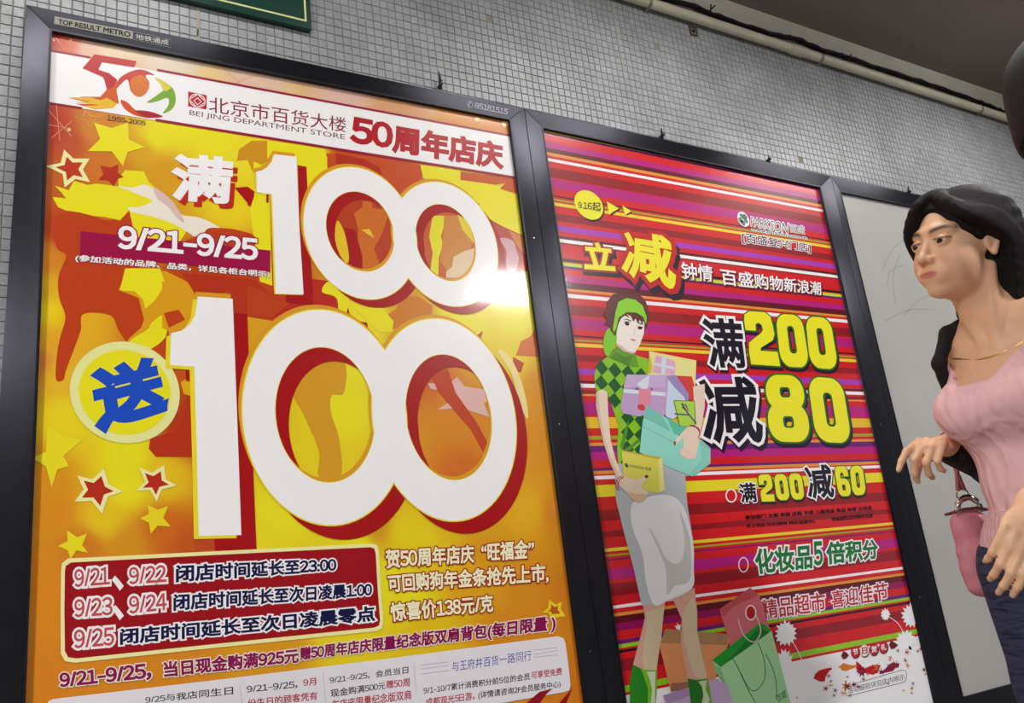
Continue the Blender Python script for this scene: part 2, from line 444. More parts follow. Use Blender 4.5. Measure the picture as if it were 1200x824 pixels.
# plate and lettering on the first frame's rails
T = Sheet(None, YR - .0009); T.ink = lambda c: mat('matt_ink_%d_%d_%d' % tuple(c), c, rough=.8, spec=.2)
def adopt(objs, root):
    for o in objs: child(o, root)
plate = T.poly('maker_plate', Zp(0, 0, 3.747, [(240, 71), (585, 137), (583, 172), (238, 105)]), (164, 164, 154), 1)
l1 = T.text('plate_lettering', 'TOP RESULT METRO', Zp(0, 0, 3.747, [(257, 84), (573, 141), (572, 163), (256, 104)]), (30, 28, 32), 2, bold=.03)
ol = T.lines('plate_outline', [Zp(0, 0, 3.747, [(587, 139), (751, 174), (750, 208), (585, 172)])], .55, (150, 150, 150), 1)
l2 = T.text('plate_lettering', '地铁通成', Zp(0, 0, 3.747, [(597, 148), (741, 176), (739, 198), (596, 171)]), (205, 205, 200), 2, bold=.012)
l3 = T.text('phone_number', '✆', Zp(300, 60, 3.529, [(872, 204), (898, 208), (896, 236), (870, 231)]), (190, 190, 195), 2, bold=.012)
l4 = T.text('phone_number', '85181515', Zp(300, 60, 3.529, [(905, 212), (1042, 240), (1040, 262), (903, 235)]), (200, 200, 205), 2, bold=.02)
adopt([plate, l1, ol, l2, l3, l4], fr1)

# ---------- blank panel
I = INN[2]
bp_ = BX().prism([I[0], I[3], I[2], I[1]], YS, YS+.002)
M_blank = mat('blank_panel_board', (176, 174, 172), rough=.42, spec=.4, var=.05, vscale=4)
bl = bp_.build('blank_panel', M_blank)
tag(bl, 'blank pale grey panel in the third frame, partly hidden by the walking woman', 'panel')
S3 = Sheet(bl, YS)
arcs = [Zp(1030, 180, 3.053, a) for a in ([(10, 420), (60, 330), (130, 300)], [(60, 540), (50, 440), (75, 360)], [(90, 580), (150, 520), (230, 500)], [(20, 600), (110, 560), (200, 560)], [(130, 420), (170, 380), (210, 390)], [(30, 480), (40, 420), (90, 400)])]
S3.lines('scuff_mark', [ospline(a) for a in arcs], 1.1, (163, 161, 160), 1)

# ---------- ceiling side pipe, cables
zpb = wall(960, 71.5)[1]; zpt = wall(960, 58.5)[1]; rp = (zpt-zpb)/2*.64; zp = (zpt+zpb)/2
ypipe = -rp-.006
def pz(xp, yp, y=0): return wall(xp, yp, D0 + y)
pa_, pb_ = pz(760, 3.2, ypipe), pz(1185, 140, ypipe)
def zpx(X): return pa_[1] + (pb_[1]-pa_[1])*(X-pa_[0])/(pb_[0]-pa_[0])
zp = zpx(1.5)
M_pipe = mat('painted_conduit', (214, 210, 190), rough=.45, var=.07, vscale=25)
pr = empty('conduit_pipe', (1.5, ypipe, zp))
o = BX().tube([(XL+.05, ypipe, zpx(XL+.05)), (XR-.05, ypipe, zpx(XR-.05))], rp, 20).build('pipe', M_pipe, None); autosmooth(o, 50); child(o, pr)
for xp, yp in ((932, 54), ):
    X = pz(xp, yp, ypipe)[0]
    o = BX().tube([(X-.03, ypipe, zpx(X-.03)), (X+.03, ypipe, zpx(X+.03))], rp*1.18, 20).build('coupling', M_pipe); autosmooth(o, 50); child(o, pr)
for xp, yp in ((960, 66), (1148, 130), (760, 6)):
    X = pz(xp, yp, ypipe)[0]; zp = zpx(X)
    bb = BX()
    pts = [(X, -.002, zp-rp-.006)] + [(X, ypipe - math.cos(a)*(rp+.001), zp + math.sin(a)*(rp+.001)) for a in np.linspace(-1.3, 1.5, 10)]
    for k in range(len(pts)-1):
        a, c = pts[k], pts[k+1]; i = len(bb.V)
        bb.V += [(X-.005, a[1], a[2]), (X+.005, a[1], a[2]), (X+.005, c[1], c[2]), (X-.005, c[1], c[2]), (X-.005, a[1]-.0015, a[2]), (X+.005, a[1]-.0015, a[2]), (X+.005, c[1]-.0015, c[2]), (X-.005, c[1]-.0015, c[2])]
        bb.F += [(i, i+1, i+2, i+3), (i+4, i+7, i+6, i+5), (i, i+4, i+5, i+1), (i+1, i+5, i+6, i+2), (i+2, i+6, i+7, i+3), (i+3, i+7, i+4, i)]
    o = bb.build('pipe_clip', mat('rusty_clip', (150, 146, 128), rough=.6, metal=.4)); child(o, pr)
tag(pr, 'cream painted conduit pipe running along the top of the tiled wall', 'pipe')
# cables resting along the pipe top
yc = -.012
cp = [(700, -20), (800, 4), (832, 16), (870, 30), (905, 40), (932, 46), (960, 57.5), (993, 67), (1020, 77), (1047, 86), (1095, 101), (1135, 115), (1161, 125), (1178, 132.5), (1195, 139), (1240, 156), (1400, 205)]
M_cable = mat('black_cable', (26, 24, 24), rough=.6)
def cablepts(off, amp, seed):
    r = random.Random(seed); out = []
    for x, y in ospline(cp, 5):
        X, Z = pz(x, y + off + r.uniform(-amp, amp), yc); out.append((X, yc, max(Z, zpx(X) + rp*.5)))
    return [(-1.5, yc, zpx(-1.5)+rp+.01)] + out
for nm, off, lab in (('black_cable', 0, 'black cable lying along the top of the conduit pipe'), ('thin_cable', 2.2, 'thin dark cable looping beside the black cable above the pipe')):
    pts = cablepts(off, .5 if off == 0 else 1.2, 3+int(off))
    pts = [p if off == 0 else (p[0], p[1]-.012, p[2]) for p in pts]
    o = BX().tube(pts, .0075 if off == 0 else .0045, 8).build(nm, M_cable); autosmooth(o, 60); tag(o, lab, 'cable', 'cables above the pipe')
def twig(nm, px_, py_, segs, lab):
    r = BX()
    for sg in segs:
        r.tube([(lambda q: (q[0], -.02 - .004*k, q[1]))(pz(px_+a, py_+b_, -.02)) for k, (a, b_) in enumerate(sg)], .0022, 6)
    o = r.build(nm, M_cable); tag(o, lab, 'cable tie', 'cable ties above the pipe'); return o
twig('cable_tie', 832, 12, [[(0, 6), (0, 0), (-1, -5)], [(0, 0), (3, -3), (4, -4)]], 'forked black cable tie above the left part of the pipe')
twig('cable_tie', 988, 66, [[(-8, 0), (-3, -3), (2, 1), (5, 3)], [(-3, -3), (0, 5), (5, 6), (6, 0)]], 'knotted black cable tie above the middle of the pipe')
twig('cable_tie', 1178, 131, [[(-4, 0), (0, 2), (6, 5)], [(0, 2), (2, -2)]], 'small black cable tie at the right end of the pipe')

# recessed square box in the tiles
hx, hz = wall(812, 37); w_, h_ = PX*.72, PZ*.72
q = BX(); t_ = .003
q.box(hx-w_, hx+w_, -.004, .0012, hz+h_-t_, hz+h_).box(hx-w_, hx+w_, -.004, .0012, hz-h_, hz-h_+t_).box(hx-w_, hx-w_+t_, -.004, .0012, hz-h_+t_, hz+h_-t_).box(hx+w_-t_, hx+w_, -.004, .0012, hz-h_+t_, hz+h_-t_)
hb = empty('junction_box', (hx, 0, hz))
child(q.build('box_rim', mat('rusty_steel', (84, 78, 74), rough=.7)), hb)
child(BX().box(hx-w_+t_, hx+w_-t_, -.0015, .001, hz-h_+t_, hz+h_-t_).build('cover_plate', mat('dusty_plate', (120, 116, 112), rough=.8)), hb)
child(BX().tube([(hx, -.0015, hz), (hx, -.005, hz)], .005, 12).build('cable_hole', M_dark), hb)
tag(hb, 'small square rusty box set in the tiles below the pipe', 'junction box')
# brackets on the frame tops
for n_, (xp, yp, hgt, lab) in enumerate(((516, 101, .034, 'bent black bolt above the first frame, by the phone number'), (776, 160, .022, 'small black bolt above the left part of the second frame'),
                         (901, 188, .012, 'tiny black bolt above the right part of the second frame'), (1065, 226, .02, 'small black bolt above the third frame beside the woman'))):
    X, Z = pz(xp, yp, -.012)
    q = BX(); q.tube([(X, -.012, Z-.006), (X+.001, -.012, Z+hgt*.6), (X-.003, -.018, Z+hgt)], [.0042, .003, .0012], 7).tube([(X, -.012, Z+hgt*.3), (X+.005, -.016, Z+hgt*.45)], .0016, 6).tube([(X, -.004, Z+.002), (X, -.02, Z+.002)], .004, 6)
    o = q.build('frame_bolt', M_dark); tag(o, lab, 'bolt', 'bolts above the frames')

# green sign
ys_ = -.016
cx, cz = wall(365.5, 34.5, D0+ys_)
sg = empty('wall_sign', (cx-.45, -.008, cz))
gw, gh = 1.0, .27
o = BX().box(cx-gw, cx, ys_, -.0, cz, cz+gh).build('sign_board', mat('green_sign_enamel', (12, 62, 52), rough=.35)); bevel_obj(o, .002); child(o, sg)
bw, ins = .0042, .0125
q = BX()
xa, xb, za, zb = cx-gw+ins, cx-ins*.85, cz+ins*1.3, cz+gh-ins
for r_ in ((xa, xb, za, za+bw), (xa, xb, zb-bw, zb), (xa, xa+bw, za+bw, zb-bw), (xb-bw, xb, za+bw, zb-bw)):
    q.box(r_[0], r_[1], ys_-.0006, ys_, r_[2], r_[3])
child(q.build('border_line', mat('sign_border_cream', (222, 224, 160), rough=.4)), sg)
tag(sg, 'dark green sign with a cream border line above the first frame', 'sign')
# fixtures: the mirrored lamp first, then the added unseen ones
M_lampbody = mat('lamp_housing_white', (225, 225, 222), rough=.4)
M_tube = mat('fluorescent_tube', (255, 250, 240), emit=7.0)
for n_, (lx, ly, lw, lh, pw) in enumerate(LAMPS):
    r = empty('mirrored_or_added_lamp', (lx, ly, CEIL))
    q = BX().box(lx-lw/2-.04, lx+lw/2+.04, ly-lh/2-.04, ly+lh/2+.04, CEIL-.05, CEIL-.001); child(q.build('lamp_housing', M_lampbody), r)
    for s in (-1, 1):
        o = BX().tube([(lx-lw/2, ly+s*lh*.27, CEIL-.075), (lx+lw/2, ly+s*lh*.27, CEIL-.075)], .016, 12).build('lamp_tube', M_tube); autosmooth(o); child(o, r)
    tag(r, ('square ceiling lamp mirrored at the right edge of the yellow poster', 'added unseen square lamp beyond the left end of the frames', 'added unseen slim lamp washing the wall above the yellow poster',
            'added unseen slim lamp washing the wall above the red striped poster', 'added unseen slim lamp washing the wall above the blank panel')[n_], 'lamp', 'ceiling lamps')
# ------------------------------------------------------------------ the yellow and orange poster
def sheet_mesh(name, I, nx, nz, colfn, grow=.003):
    a, b_, c, d = I
    a = (a[0]-grow, a[1]+grow); b_ = (b_[0]+grow, b_[1]+grow); c = (c[0]+grow, c[1]-grow); d = (d[0]-grow, d[1]-grow)
    V = []; F = []; Cc = []
    for j in range(nz+1):
        v = j/nz
        for i in range(nx+1):
            u = i/nx
            X = (a[0]*(1-u)+b_[0]*u)*(1-v)+(d[0]*(1-u)+c[0]*u)*v; Z = (a[1]*(1-u)+b_[1]*u)*(1-v)+(d[1]*(1-u)+c[1]*u)*v
            V.append((X, YS, Z)); Cc.append(topx(X, Z, D0+YS))
    for j in range(nz):
        for i in range(nx):
            k = j*(nx+1)+i; F.append((k, k+nx+1, k+nx+2, k+1))
    n0 = len(V)                       # thin card back
    for p in (a, b_, c, d): V.append((p[0], YS+.0015, p[1]))
    F.append((n0, n0+1, n0+2, n0+3))
    o = mesh(name, V, F)
    at = o.data.color_attributes.new('print', 'FLOAT_COLOR', 'POINT')
    cols = colfn(np.array(Cc)); cols = np.vstack([cols, np.ones((4, 3))*200])
    lc = cols/255.; lc = np.where(lc <= .04045, lc/12.92, ((lc+.055)/1.055)**2.4)
    buf = np.ones((len(V), 4)); buf[:, :3] = lc; at.data.foreach_set('color', buf.ravel())
    o.data.materials.append(sheet_colour_mat(name + '_print'))
    return o
Y, OR, RB, AM, WH, MG, CR, DR = (244, 232, 30), (224, 132, 26), (196, 66, 24), (228, 164, 24), (252, 250, 252), (160, 8, 60), (248, 244, 170), (172, 8, 16)
PTS = [((62, 45), (200, 50, 25)), ((72, 52), (215, 90, 60)), ((82, 56), (225, 120, 90)), ((100, 60), (235, 195, 175)), ((130, 68), (240, 215, 180)), ((200, 75), (235, 215, 195)), ((300, 95), (232, 195, 175)), ((400, 118), (230, 188, 172)),
 ((480, 133), (222, 165, 120)), ((540, 145), (224, 146, 50)), ((597, 155), (222, 135, 45)), ((60, 150), (190, 50, 30)), ((80, 165), (195, 80, 45)), ((110, 150), (220, 140, 45)), ((140, 200), (218, 135, 30)), ((120, 190), (215, 120, 35)),
 ((165, 180), (225, 170, 30)), ((185, 160), Y), ((210, 150), Y), ((250, 160), Y), ((290, 180), (244, 228, 40)), ((190, 200), (225, 160, 25)), ((55, 220), (200, 95, 35)), ((90, 215), (212, 110, 35)), ((70, 270), (196, 66, 24)),
 ((55, 300), (225, 140, 35)), ((50, 340), (232, 180, 35)), ((60, 365), (244, 215, 30)), ((85, 370), (240, 180, 30)), ((60, 400), (236, 175, 40)), ((45, 425), (228, 140, 60)), ((70, 440), (240, 190, 40)), ((80, 490), (244, 220, 30)),
 ((150, 530), Y), ((50, 560), (228, 150, 28)), ((60, 600), (226, 145, 26)), ((150, 570), Y), ((120, 610), (240, 205, 28)), ((190, 560), (238, 200, 28)), ((190, 620), (214, 110, 26)), ((100, 640), (220, 128, 30)), ((150, 640), (222, 150, 28)), ((220, 640), (205, 90, 26)),
 ((50, 700), (228, 140, 24)), ((50, 800), (224, 134, 24)), ((270, 240), (244, 215, 30)), ((240, 330), RB), ((280, 330), RB), ((330, 370), RB), ((270, 350), RB), ((200, 390), (200, 70, 25)), ((220, 500), (190, 56, 24)),
 ((370, 175), Y), ((400, 185), (205, 72, 26)), ((450, 200), (205, 78, 30)), ((490, 215), (214, 110, 30)), ((520, 200), Y), ((560, 215), (244, 225, 35)), ((600, 235), (240, 200, 40)), ((600, 260), Y), ((600, 330), (244, 228, 60)),
 ((610, 380), Y), ((600, 410), (240, 215, 30)), ((635, 400), (236, 190, 28)), ((640, 450), (226, 150, 28)), ((640, 520), (228, 150, 26)), ((620, 600), (236, 180, 26)), ((650, 600), (226, 142, 26)), ((660, 700), (222, 134, 26)), ((680, 800), (218, 126, 24)),
 ((330, 430), (240, 210, 30)), ((400, 480), Y), ((380, 540), (240, 215, 28)), ((330, 600), Y), ((310, 630), (242, 225, 30)), ((420, 640), Y), ((470, 625), (240, 215, 28)), ((445, 620), (222, 160, 26)), ((520, 620), (236, 195, 26)), ((500, 630), (240, 215, 26)),
 ((560, 620), (230, 170, 26)), ((540, 560), (216, 112, 28)), ((500, 440), (214, 108, 28)), ((540, 480), (224, 138, 24)), ((570, 640), (226, 158, 26)), ((455, 680), Y), ((480, 700), Y), ((510, 660), (240, 205, 26)), ((550, 690), (230, 170, 26)), ((620, 690), (224, 145, 26)),
 ((400, 745), (242, 218, 28)), ((330, 760), (228, 158, 26)), ((200, 775), (224, 140, 26)), ((100, 780), (224, 138, 26)), ((500, 735), (236, 198, 26)), ((600, 740), (224, 142, 26)), ((420, 420), Y), ((430, 370), Y), ((480, 370), AM), ((540, 375), Y)]
def col1(P):
    pp = np.array([p for p, c in PTS], float); cc = np.array([c for p, c in PTS], float)
    d = ((P[:, None, :]-pp[None])**2).sum(2)+60.
    w = 1/d**1.9; return (w[..., None]*cc[None]).sum(1)/w.sum(1)[:, None]
sp1 = sheet_mesh('sale_poster', INN[0], 110, 150, col1)
tag(sp1, 'yellow and orange department store sale poster with two giant white 100s', 'poster', 'sale posters in the wall frames')
A = Sheet(sp1, YS)
zA = lambda p: Zp(30, 160, 3.171, p)
zC = lambda p: Zp(290, 165, 4.12, p)
zD = lambda p: Zp(450, 180, 4.12, p)
zE = lambda p: Zp(250, 340, 2.747, p)
zG = lambda p: Zp(30, 380, 2.943, p)
z3 = lambda p: Zp(190, 330, 2.575, p)
# dancers
A.poly('dancer_silhouette', zA([(95, 345), (112, 300), (150, 280), (230, 290), (300, 310), (350, 300), (390, 270), (410, 300), (400, 350), (420, 480), (445, 560), (460, 640), (445, 730), (420, 770), (380, 765), (345, 720), (315, 665), (215, 660), (205, 720), (180, 790), (150, 870), (140, 905), (112, 900), (118, 800), (130, 740), (148, 670), (125, 600), (122, 520), (150, 445), (120, 420), (105, 380)]), RB, 1, True)
A.poly('dancer_silhouette', zA([(380, 500), (520, 500), (600, 540), (645, 600), (640, 680), (600, 715), (520, 720), (515, 745), (470, 775), (440, 800), (500, 824), (505, 860), (385, 800), (380, 755), (430, 710), (440, 680), (420, 600), (345, 570), (360, 540)]), AM, 2)
A.poly('dancer_silhouette', zA([(370, 490), (500, 490), (520, 550), (480, 610), (445, 640), (435, 605), (405, 575), (350, 572)]), Y, 3)
A.poly('dancer_silhouette', zA([(520, 650), (560, 642), (590, 690), (555, 695), (525, 710)]), RB, 3)
A.poly('dancer_silhouette', zA([(470, 690), (515, 665), (520, 745), (440, 800), (390, 770), (400, 750), (455, 715)]), Y, 3, True)
A.poly('long_hair', zA([(108, 182), (160, 200), (180, 165), (230, 180), (262, 175), (345, 185), (345, 155), (370, 125), (440, 130), (458, 170), (490, 195), (540, 250), (600, 320), (660, 360), (640, 372), (600, 350), (570, 395), (430, 395), (400, 340), (385, 275), (350, 312), (300, 300), (250, 295), (200, 282), (150, 275), (120, 262), (100, 225), (150, 230), (135, 210)]), Y, 4)
A.poly('light_ribbon', zA([(345, 185), (400, 190), (440, 178), (475, 195), (500, 225), (545, 250), (580, 290), (640, 300), (690, 320), (745, 360), (745, 400), (720, 420), (640, 380), (560, 330), (480, 300), (395, 280), (385, 262), (420, 262), (470, 240), (430, 220)]), (246, 238, 222), 5, True)
A.poly('light_ribbon', zA([(475, 190), (505, 205), (545, 240), (575, 285), (590, 320), (560, 300), (530, 262), (490, 230)]), (226, 196, 190), 6, True)
A.poly('paint_patch', Zp(30, 160, 4, [(860, 430), (830, 455), (780, 475), (740, 500), (800, 530), (1040, 540), (1075, 470), (1000, 440), (930, 430)]), RB, 5, True)
A.poly('paint_patch', Zp(30, 160, 4, [(730, 640), (860, 650), (1075, 670), (1150, 740), (1200, 770), (1200, 850), (960, 850), (960, 725), (800, 750), (770, 700)]), (188, 52, 24), 2)
A.poly('paint_patch', Zp(30, 160, 4, [(980, 240), (1040, 235), (1075, 260), (1050, 320), (1030, 300)]), DR, 5)
A.poly('paint_patch', Zp(30, 160, 4, [(1000, 60), (1060, 20), (1150, 20), (1170, 60), (1140, 110), (1085, 150), (1080, 200), (1040, 110), (990, 115)]), (216, 150, 28), 2)
# field between headline and upper 100
A.poly('paint_patch', zC([(380, 60), (742, 110), (742, 200), (650, 250), (600, 170), (480, 120), (390, 140)]), (206, 76, 28), 2)
A.poly('paint_patch', zC([(425, 60), (560, 88), (640, 130), (650, 165), (600, 190), (540, 130), (480, 120), (430, 110)]), (186, 44, 22), 3)
A.poly('paint_patch', zC([(95, 0), (370, 38), (385, 80), (385, 140), (330, 190), (285, 250), (245, 118), (135, 40), (95, 90)]), Y, 3)
A.poly('paint_patch', zC([(30, 100), (100, 130), (120, 700), (60, 680), (20, 400), (10, 320), (30, 250)]), Y, 2)
A.poly('paint_patch', zC([(0, 250), (35, 262), (15, 320), (0, 310)]), (186, 30, 22), 3)
A.poly('paint_patch', zC([(0, 700), (60, 720), (210, 800), (215, 850), (0, 850)]), RB, 3)
A.poly('paint_patch', zC([(180, 650), (420, 680), (470, 760), (500, 850), (120, 850), (200, 790)]), (192, 40, 24), 3)
A.poly('paint_patch', zC([(390, 680), (450, 715), (490, 760), (470, 850), (440, 850), (430, 760), (360, 730)]), Y, 5, True)
A.poly('paint_patch', zD([(0, 20), (175, 55), (195, 90), (170, 130), (80, 220), (0, 120)]), (206, 78, 28), 2)
A.poly('paint_patch', zD([(175, 55), (370, 88), (365, 125), (500, 145), (560, 160), (585, 140), (575, 175), (640, 200), (668, 400), (510, 320), (420, 220), (300, 140), (190, 120)]), Y, 3)
A.poly('paint_patch', zD([(370, 85), (636, 122), (648, 195), (560, 170), (585, 142), (540, 150), (370, 128)]), (208, 92, 34), 4)
A.poly('paint_patch', zD([(505, 312), (560, 345), (680, 400), (700, 560), (560, 640), (560, 450)]), (190, 70, 50), 4)
A.poly('paint_patch', zD([(600, 370), (675, 402), (690, 500), (640, 440)]), (212, 128, 52), 5)
A.poly('light_ribbon', zD([(560, 410), (620, 420), (640, 470), (650, 520), (620, 600), (590, 540), (590, 470)]), (216, 170, 176), 5, True)
# seen through the upper zeros
A.poly('paint_patch', zC([(360, 230), (720, 230), (720, 650), (360, 650)]), (190, 62, 26), 5)
A.poly('paint_patch', zC([(515, 350), (555, 320), (555, 290), (600, 295), (605, 325), (660, 330), (680, 360), (650, 450), (610, 520), (640, 600), (560, 640), (530, 540), (535, 430)]), (214, 112, 30), 6)
A.poly('paint_patch', zC([(435, 385), (470, 450), (490, 560), (475, 590), (430, 520), (422, 450)]), (238, 200, 40), 7, True)
A.poly('paint_patch', zC([(550, 430), (590, 425), (612, 470), (580, 450)]), (238, 200, 60), 7)
A.poly('paint_patch', zC([(470, 420), (520, 430), (555, 560), (555, 640), (490, 590)]), DR, 6)
A.poly('paint_patch', zD([(140, 240), (460, 240), (460, 630), (140, 630)]), (206, 96, 36), 5)
A.poly('paint_patch', zD([(235, 300), (290, 300), (290, 350), (275, 400), (285, 440), (265, 500), (262, 590), (225, 560), (235, 480), (218, 400)]), (236, 228, 30), 6)
A.poly('paint_patch', zD([(290, 300), (360, 300), (420, 380), (440, 420), (330, 600), (270, 520), (285, 400)]), (214, 140, 60), 6)
A.poly('paint_patch', zD([(350, 285), (400, 320), (440, 400), (450, 450), (380, 370)]), (238, 215, 40), 7)
A.poly('light_ribbon', zD([(440, 455), (450, 520), (400, 600), (300, 600), (300, 570), (330, 545), (335, 500), (390, 470)]), (236, 208, 170), 7)
# through and around the lower zeros
A.poly('paint_patch', zE([(260, 330), (290, 400), (340, 520), (340, 600), (410, 600), (405, 480), (380, 400), (380, 340), (420, 330), (420, 230), (320, 240)]), (222, 160, 34), 3, True)
A.poly('dancer_leg', zE([(700, 270), (755, 255), (780, 330), (850, 430), (882, 490), (868, 520), (830, 450), (760, 370), (720, 320)]), RB, 6)
A.poly('light_ribbon', zE([(690, 300), (760, 300), (785, 280), (810, 310), (870, 320), (900, 360), (870, 362), (890, 410), (800, 380), (720, 385), (770, 355), (760, 330), (700, 318)]), (232, 186, 180), 5)
A.poly('paint_patch', zE([(600, 20), (660, 20), (705, 50), (705, 75), (600, 120), (560, 130), (560, 80), (590, 60)]), (214, 128, 30), 3)
A.poly('paint_patch', zE([(455, 60), (540, 55), (580, 100), (575, 135), (530, 135)]), Y, 4)
A.poly('paint_patch', zE([(470, 100), (495, 105), (498, 122), (470, 112)]), DR, 5)
A.poly('paint_patch', zE([(850, 145), (868, 130), (862, 155)]), RB, 5)
A.poly('paint_patch', zE([(990, 165), (1020, 150), (1040, 120), (1050, 215), (975, 210)]), (216, 110, 30), 3)
A.poly('paint_patch', zE([(965, 215), (1000, 235), (990, 265), (965, 260)]), RB, 4)
A.poly('light_ribbon', zE([(915, 195), (955, 215), (990, 290), (1010, 370), (1010, 415), (980, 350), (960, 270)]), (246, 226, 150), 5, True)
A.poly('paint_patch', z3([(0, 0), (60, 0), (105, 45), (70, 130), (20, 150), (0, 140)]), AM, 4)
A.poly('paint_patch', z3([(5, 95), (50, 85), (70, 115), (20, 140)]), RB, 5)
A.poly('paint_patch', z3([(220, 100), (340, 120), (250, 250), (255, 100)]), (228, 165, 30), 3)
A.poly('paint_patch', z3([(218, 0), (541, 30), (541, 90), (430, 70), (345, 115), (255, 95), (220, 95)]), RB, 2)
A.poly('paint_patch', zG([(430, 395), (535, 360), (560, 235), (575, 240), (575, 458), (450, 458), (425, 430)]), (190, 52, 24), 4, False)
A.poly('paint_patch', zG([(535, 200), (570, 180), (572, 248), (545, 240)]), (232, 180, 30), 5)
A.poly('paint_patch', z3([(95, 775), (158, 775), (162, 808), (100, 812)]), (196, 76, 28), 2)
# headline band
A.polys('headline_band', [[(57, 60), (597, 160), (603.5, 208.7), (55.5, 120.6)]], WH, 8)
A.polys('headline_rule', [Zp(0, 0, 3.747, [(222, 218), (398, 248), (396, 257), (221, 227)]), [(184, 80.5), (597, 157.6), (597.2, 160.2), (184, 83.2)],
    Zp(0, 0, 3.747, [(212, 447), (362, 470), (360, 478), (211, 455)]), [(182.3, 139), (603, 206.5), (603.5, 209.4), (182.3, 142)]], MG, 9)
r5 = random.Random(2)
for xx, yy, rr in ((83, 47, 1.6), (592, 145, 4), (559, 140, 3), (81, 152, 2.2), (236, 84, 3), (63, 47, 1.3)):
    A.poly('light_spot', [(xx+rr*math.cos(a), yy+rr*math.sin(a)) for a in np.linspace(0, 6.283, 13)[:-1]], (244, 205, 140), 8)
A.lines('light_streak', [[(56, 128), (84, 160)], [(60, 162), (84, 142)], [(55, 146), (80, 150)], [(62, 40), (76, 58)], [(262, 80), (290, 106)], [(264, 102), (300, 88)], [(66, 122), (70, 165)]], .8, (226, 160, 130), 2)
# 50 emblem
zL = lambda p: Zp(0, 0, 3.747, p)
A.poly('anniversary_numeral', zL([(415, 238), (600, 268), (590, 296), (448, 274), (432, 306), (480, 322), (512, 352), (502, 380), (470, 395), (455, 340), (362, 300)]), (196, 24, 34), 10)
A.poly('anniversary_numeral', zL([(430, 305), (480, 322), (515, 350), (512, 400), (522, 450), (495, 475), (420, 480), (330, 455), (430, 458), (300, 430), (430, 440), (350, 425), (440, 425), (468, 395), (470, 370)]), (216, 90, 26), 9)
A.poly('anniversary_numeral', zL([(300, 428), (400, 428), (440, 440), (470, 430), (515, 455), (495, 475), (430, 480), (370, 465), (440, 462), (330, 448), (400, 445)]), (240, 190, 40), 10)
A.poly('anniversary_numeral', zL([(512, 388), (520, 350), (560, 320), (620, 305), (680, 330), (640, 330), (655, 370), (640, 410), (610, 425), (575, 400), (560, 350), (530, 370)]), (206, 60, 50), 10, True)
A.poly('anniversary_numeral', zL([(575, 350), (620, 330), (655, 360), (645, 405), (610, 425), (580, 405)]), (222, 120, 40), 11, True)
A.poly('anniversary_numeral', zL([(530, 440), (560, 450), (600, 485), (660, 492), (715, 512), (650, 518), (590, 505), (545, 475)]), (220, 80, 30), 10, True)
A.poly('anniversary_numeral', zL([(600, 485), (660, 490), (715, 512), (655, 516), (610, 500)]), (176, 20, 50), 11, True)
A.poly('anniversary_numeral', zL([(680, 340), (720, 360), (760, 390), (772, 440), (755, 480), (715, 498), (740, 460), (735, 430), (690, 445), (645, 450), (700, 410), (720, 385)]), (130, 176, 50), 10, True)
A.poly('anniversary_numeral', zL([(680, 340), (725, 360), (750, 385), (722, 400), (705, 370)]), (226, 214, 60), 11, True)
A.text('printed_years', '1955-2005', zL([(470, 505), (640, 531), (638, 551), (469, 527)]), (90, 24, 40), 10, bold=.005)
A.polys('store_emblem', [zL([(826, 402), (908, 418), (907, 481), (826, 467)])], (196, 20, 44), 9)
A.lines('store_emblem', [ospline(zL([(832+35+34*math.cos(a), 442+28*math.sin(a)+4*math.cos(a)) for a in np.linspace(0, 6.283, 13)]), 3), zL([(868, 414), (903, 447), (866, 472), (832, 437), (868, 414)]), zL([(868, 430), (884, 446), (867, 460), (851, 441), (868, 430)])], 1.1, WH, 10)
TX = A.text
TX('store_name', '北京市百货大楼', [(244.8, 112.5), (405.5, 138), (405.5, 155.5), (244.8, 131.5)], (140, 20, 60), 9, bold=.002)
TX('store_name_latin', 'BEI JING DEPARTMENT STORE', [(222.3, 129), (404.3, 157.6), (404.3, 165.4), (222, 136.6)], (110, 30, 60), 9)
TX('headline', '50', [(413.5, 137.5), (459, 146), (459, 173), (412, 166)], (186, 8, 30), 9, bold=.045)
TX('headline', '周年店庆', [(462, 147), (588, 168.5), (588.5, 197.5), (461, 177)], (186, 8, 30), 9, bold=.05)
# man (full) character
q = Zp(30, 160, 4, [(700, 85), (965, 108), (950, 310), (695, 290)])
TX('large_character', '满', q, (196, 40, 22), 9, bold=.03, shift=(6, 6.5)); TX('large_character', '满', q, WH, 10, bold=.04)
# dates
zB = lambda p: Zp(30, 160, 4, p)
A.polys('date_banner', [zB([(258, 444), (1148, 534), (1147, 638), (256, 556)])], (160, 8, 70), 9)
q = zB([(440, 420), (1085, 482), (1085, 578), (437, 522)])
TX('date_text', '9/21–9/25', q, (160, 8, 70), 10, bold=.035, outline=.04); TX('date_text', '9/21–9/25', q, WH, 11, bold=.035)
q = zB([(236, 553), (1144, 632), (1143, 664), (233, 588)])
TX('small_print', '(参加活动的品牌、品类，详见各柜台明示)', q, (140, 8, 50), 10, bold=.012, outline=.05); TX('small_print', '(参加活动的品牌、品类，详见各柜台明示)', q, WH, 11, bold=.028)
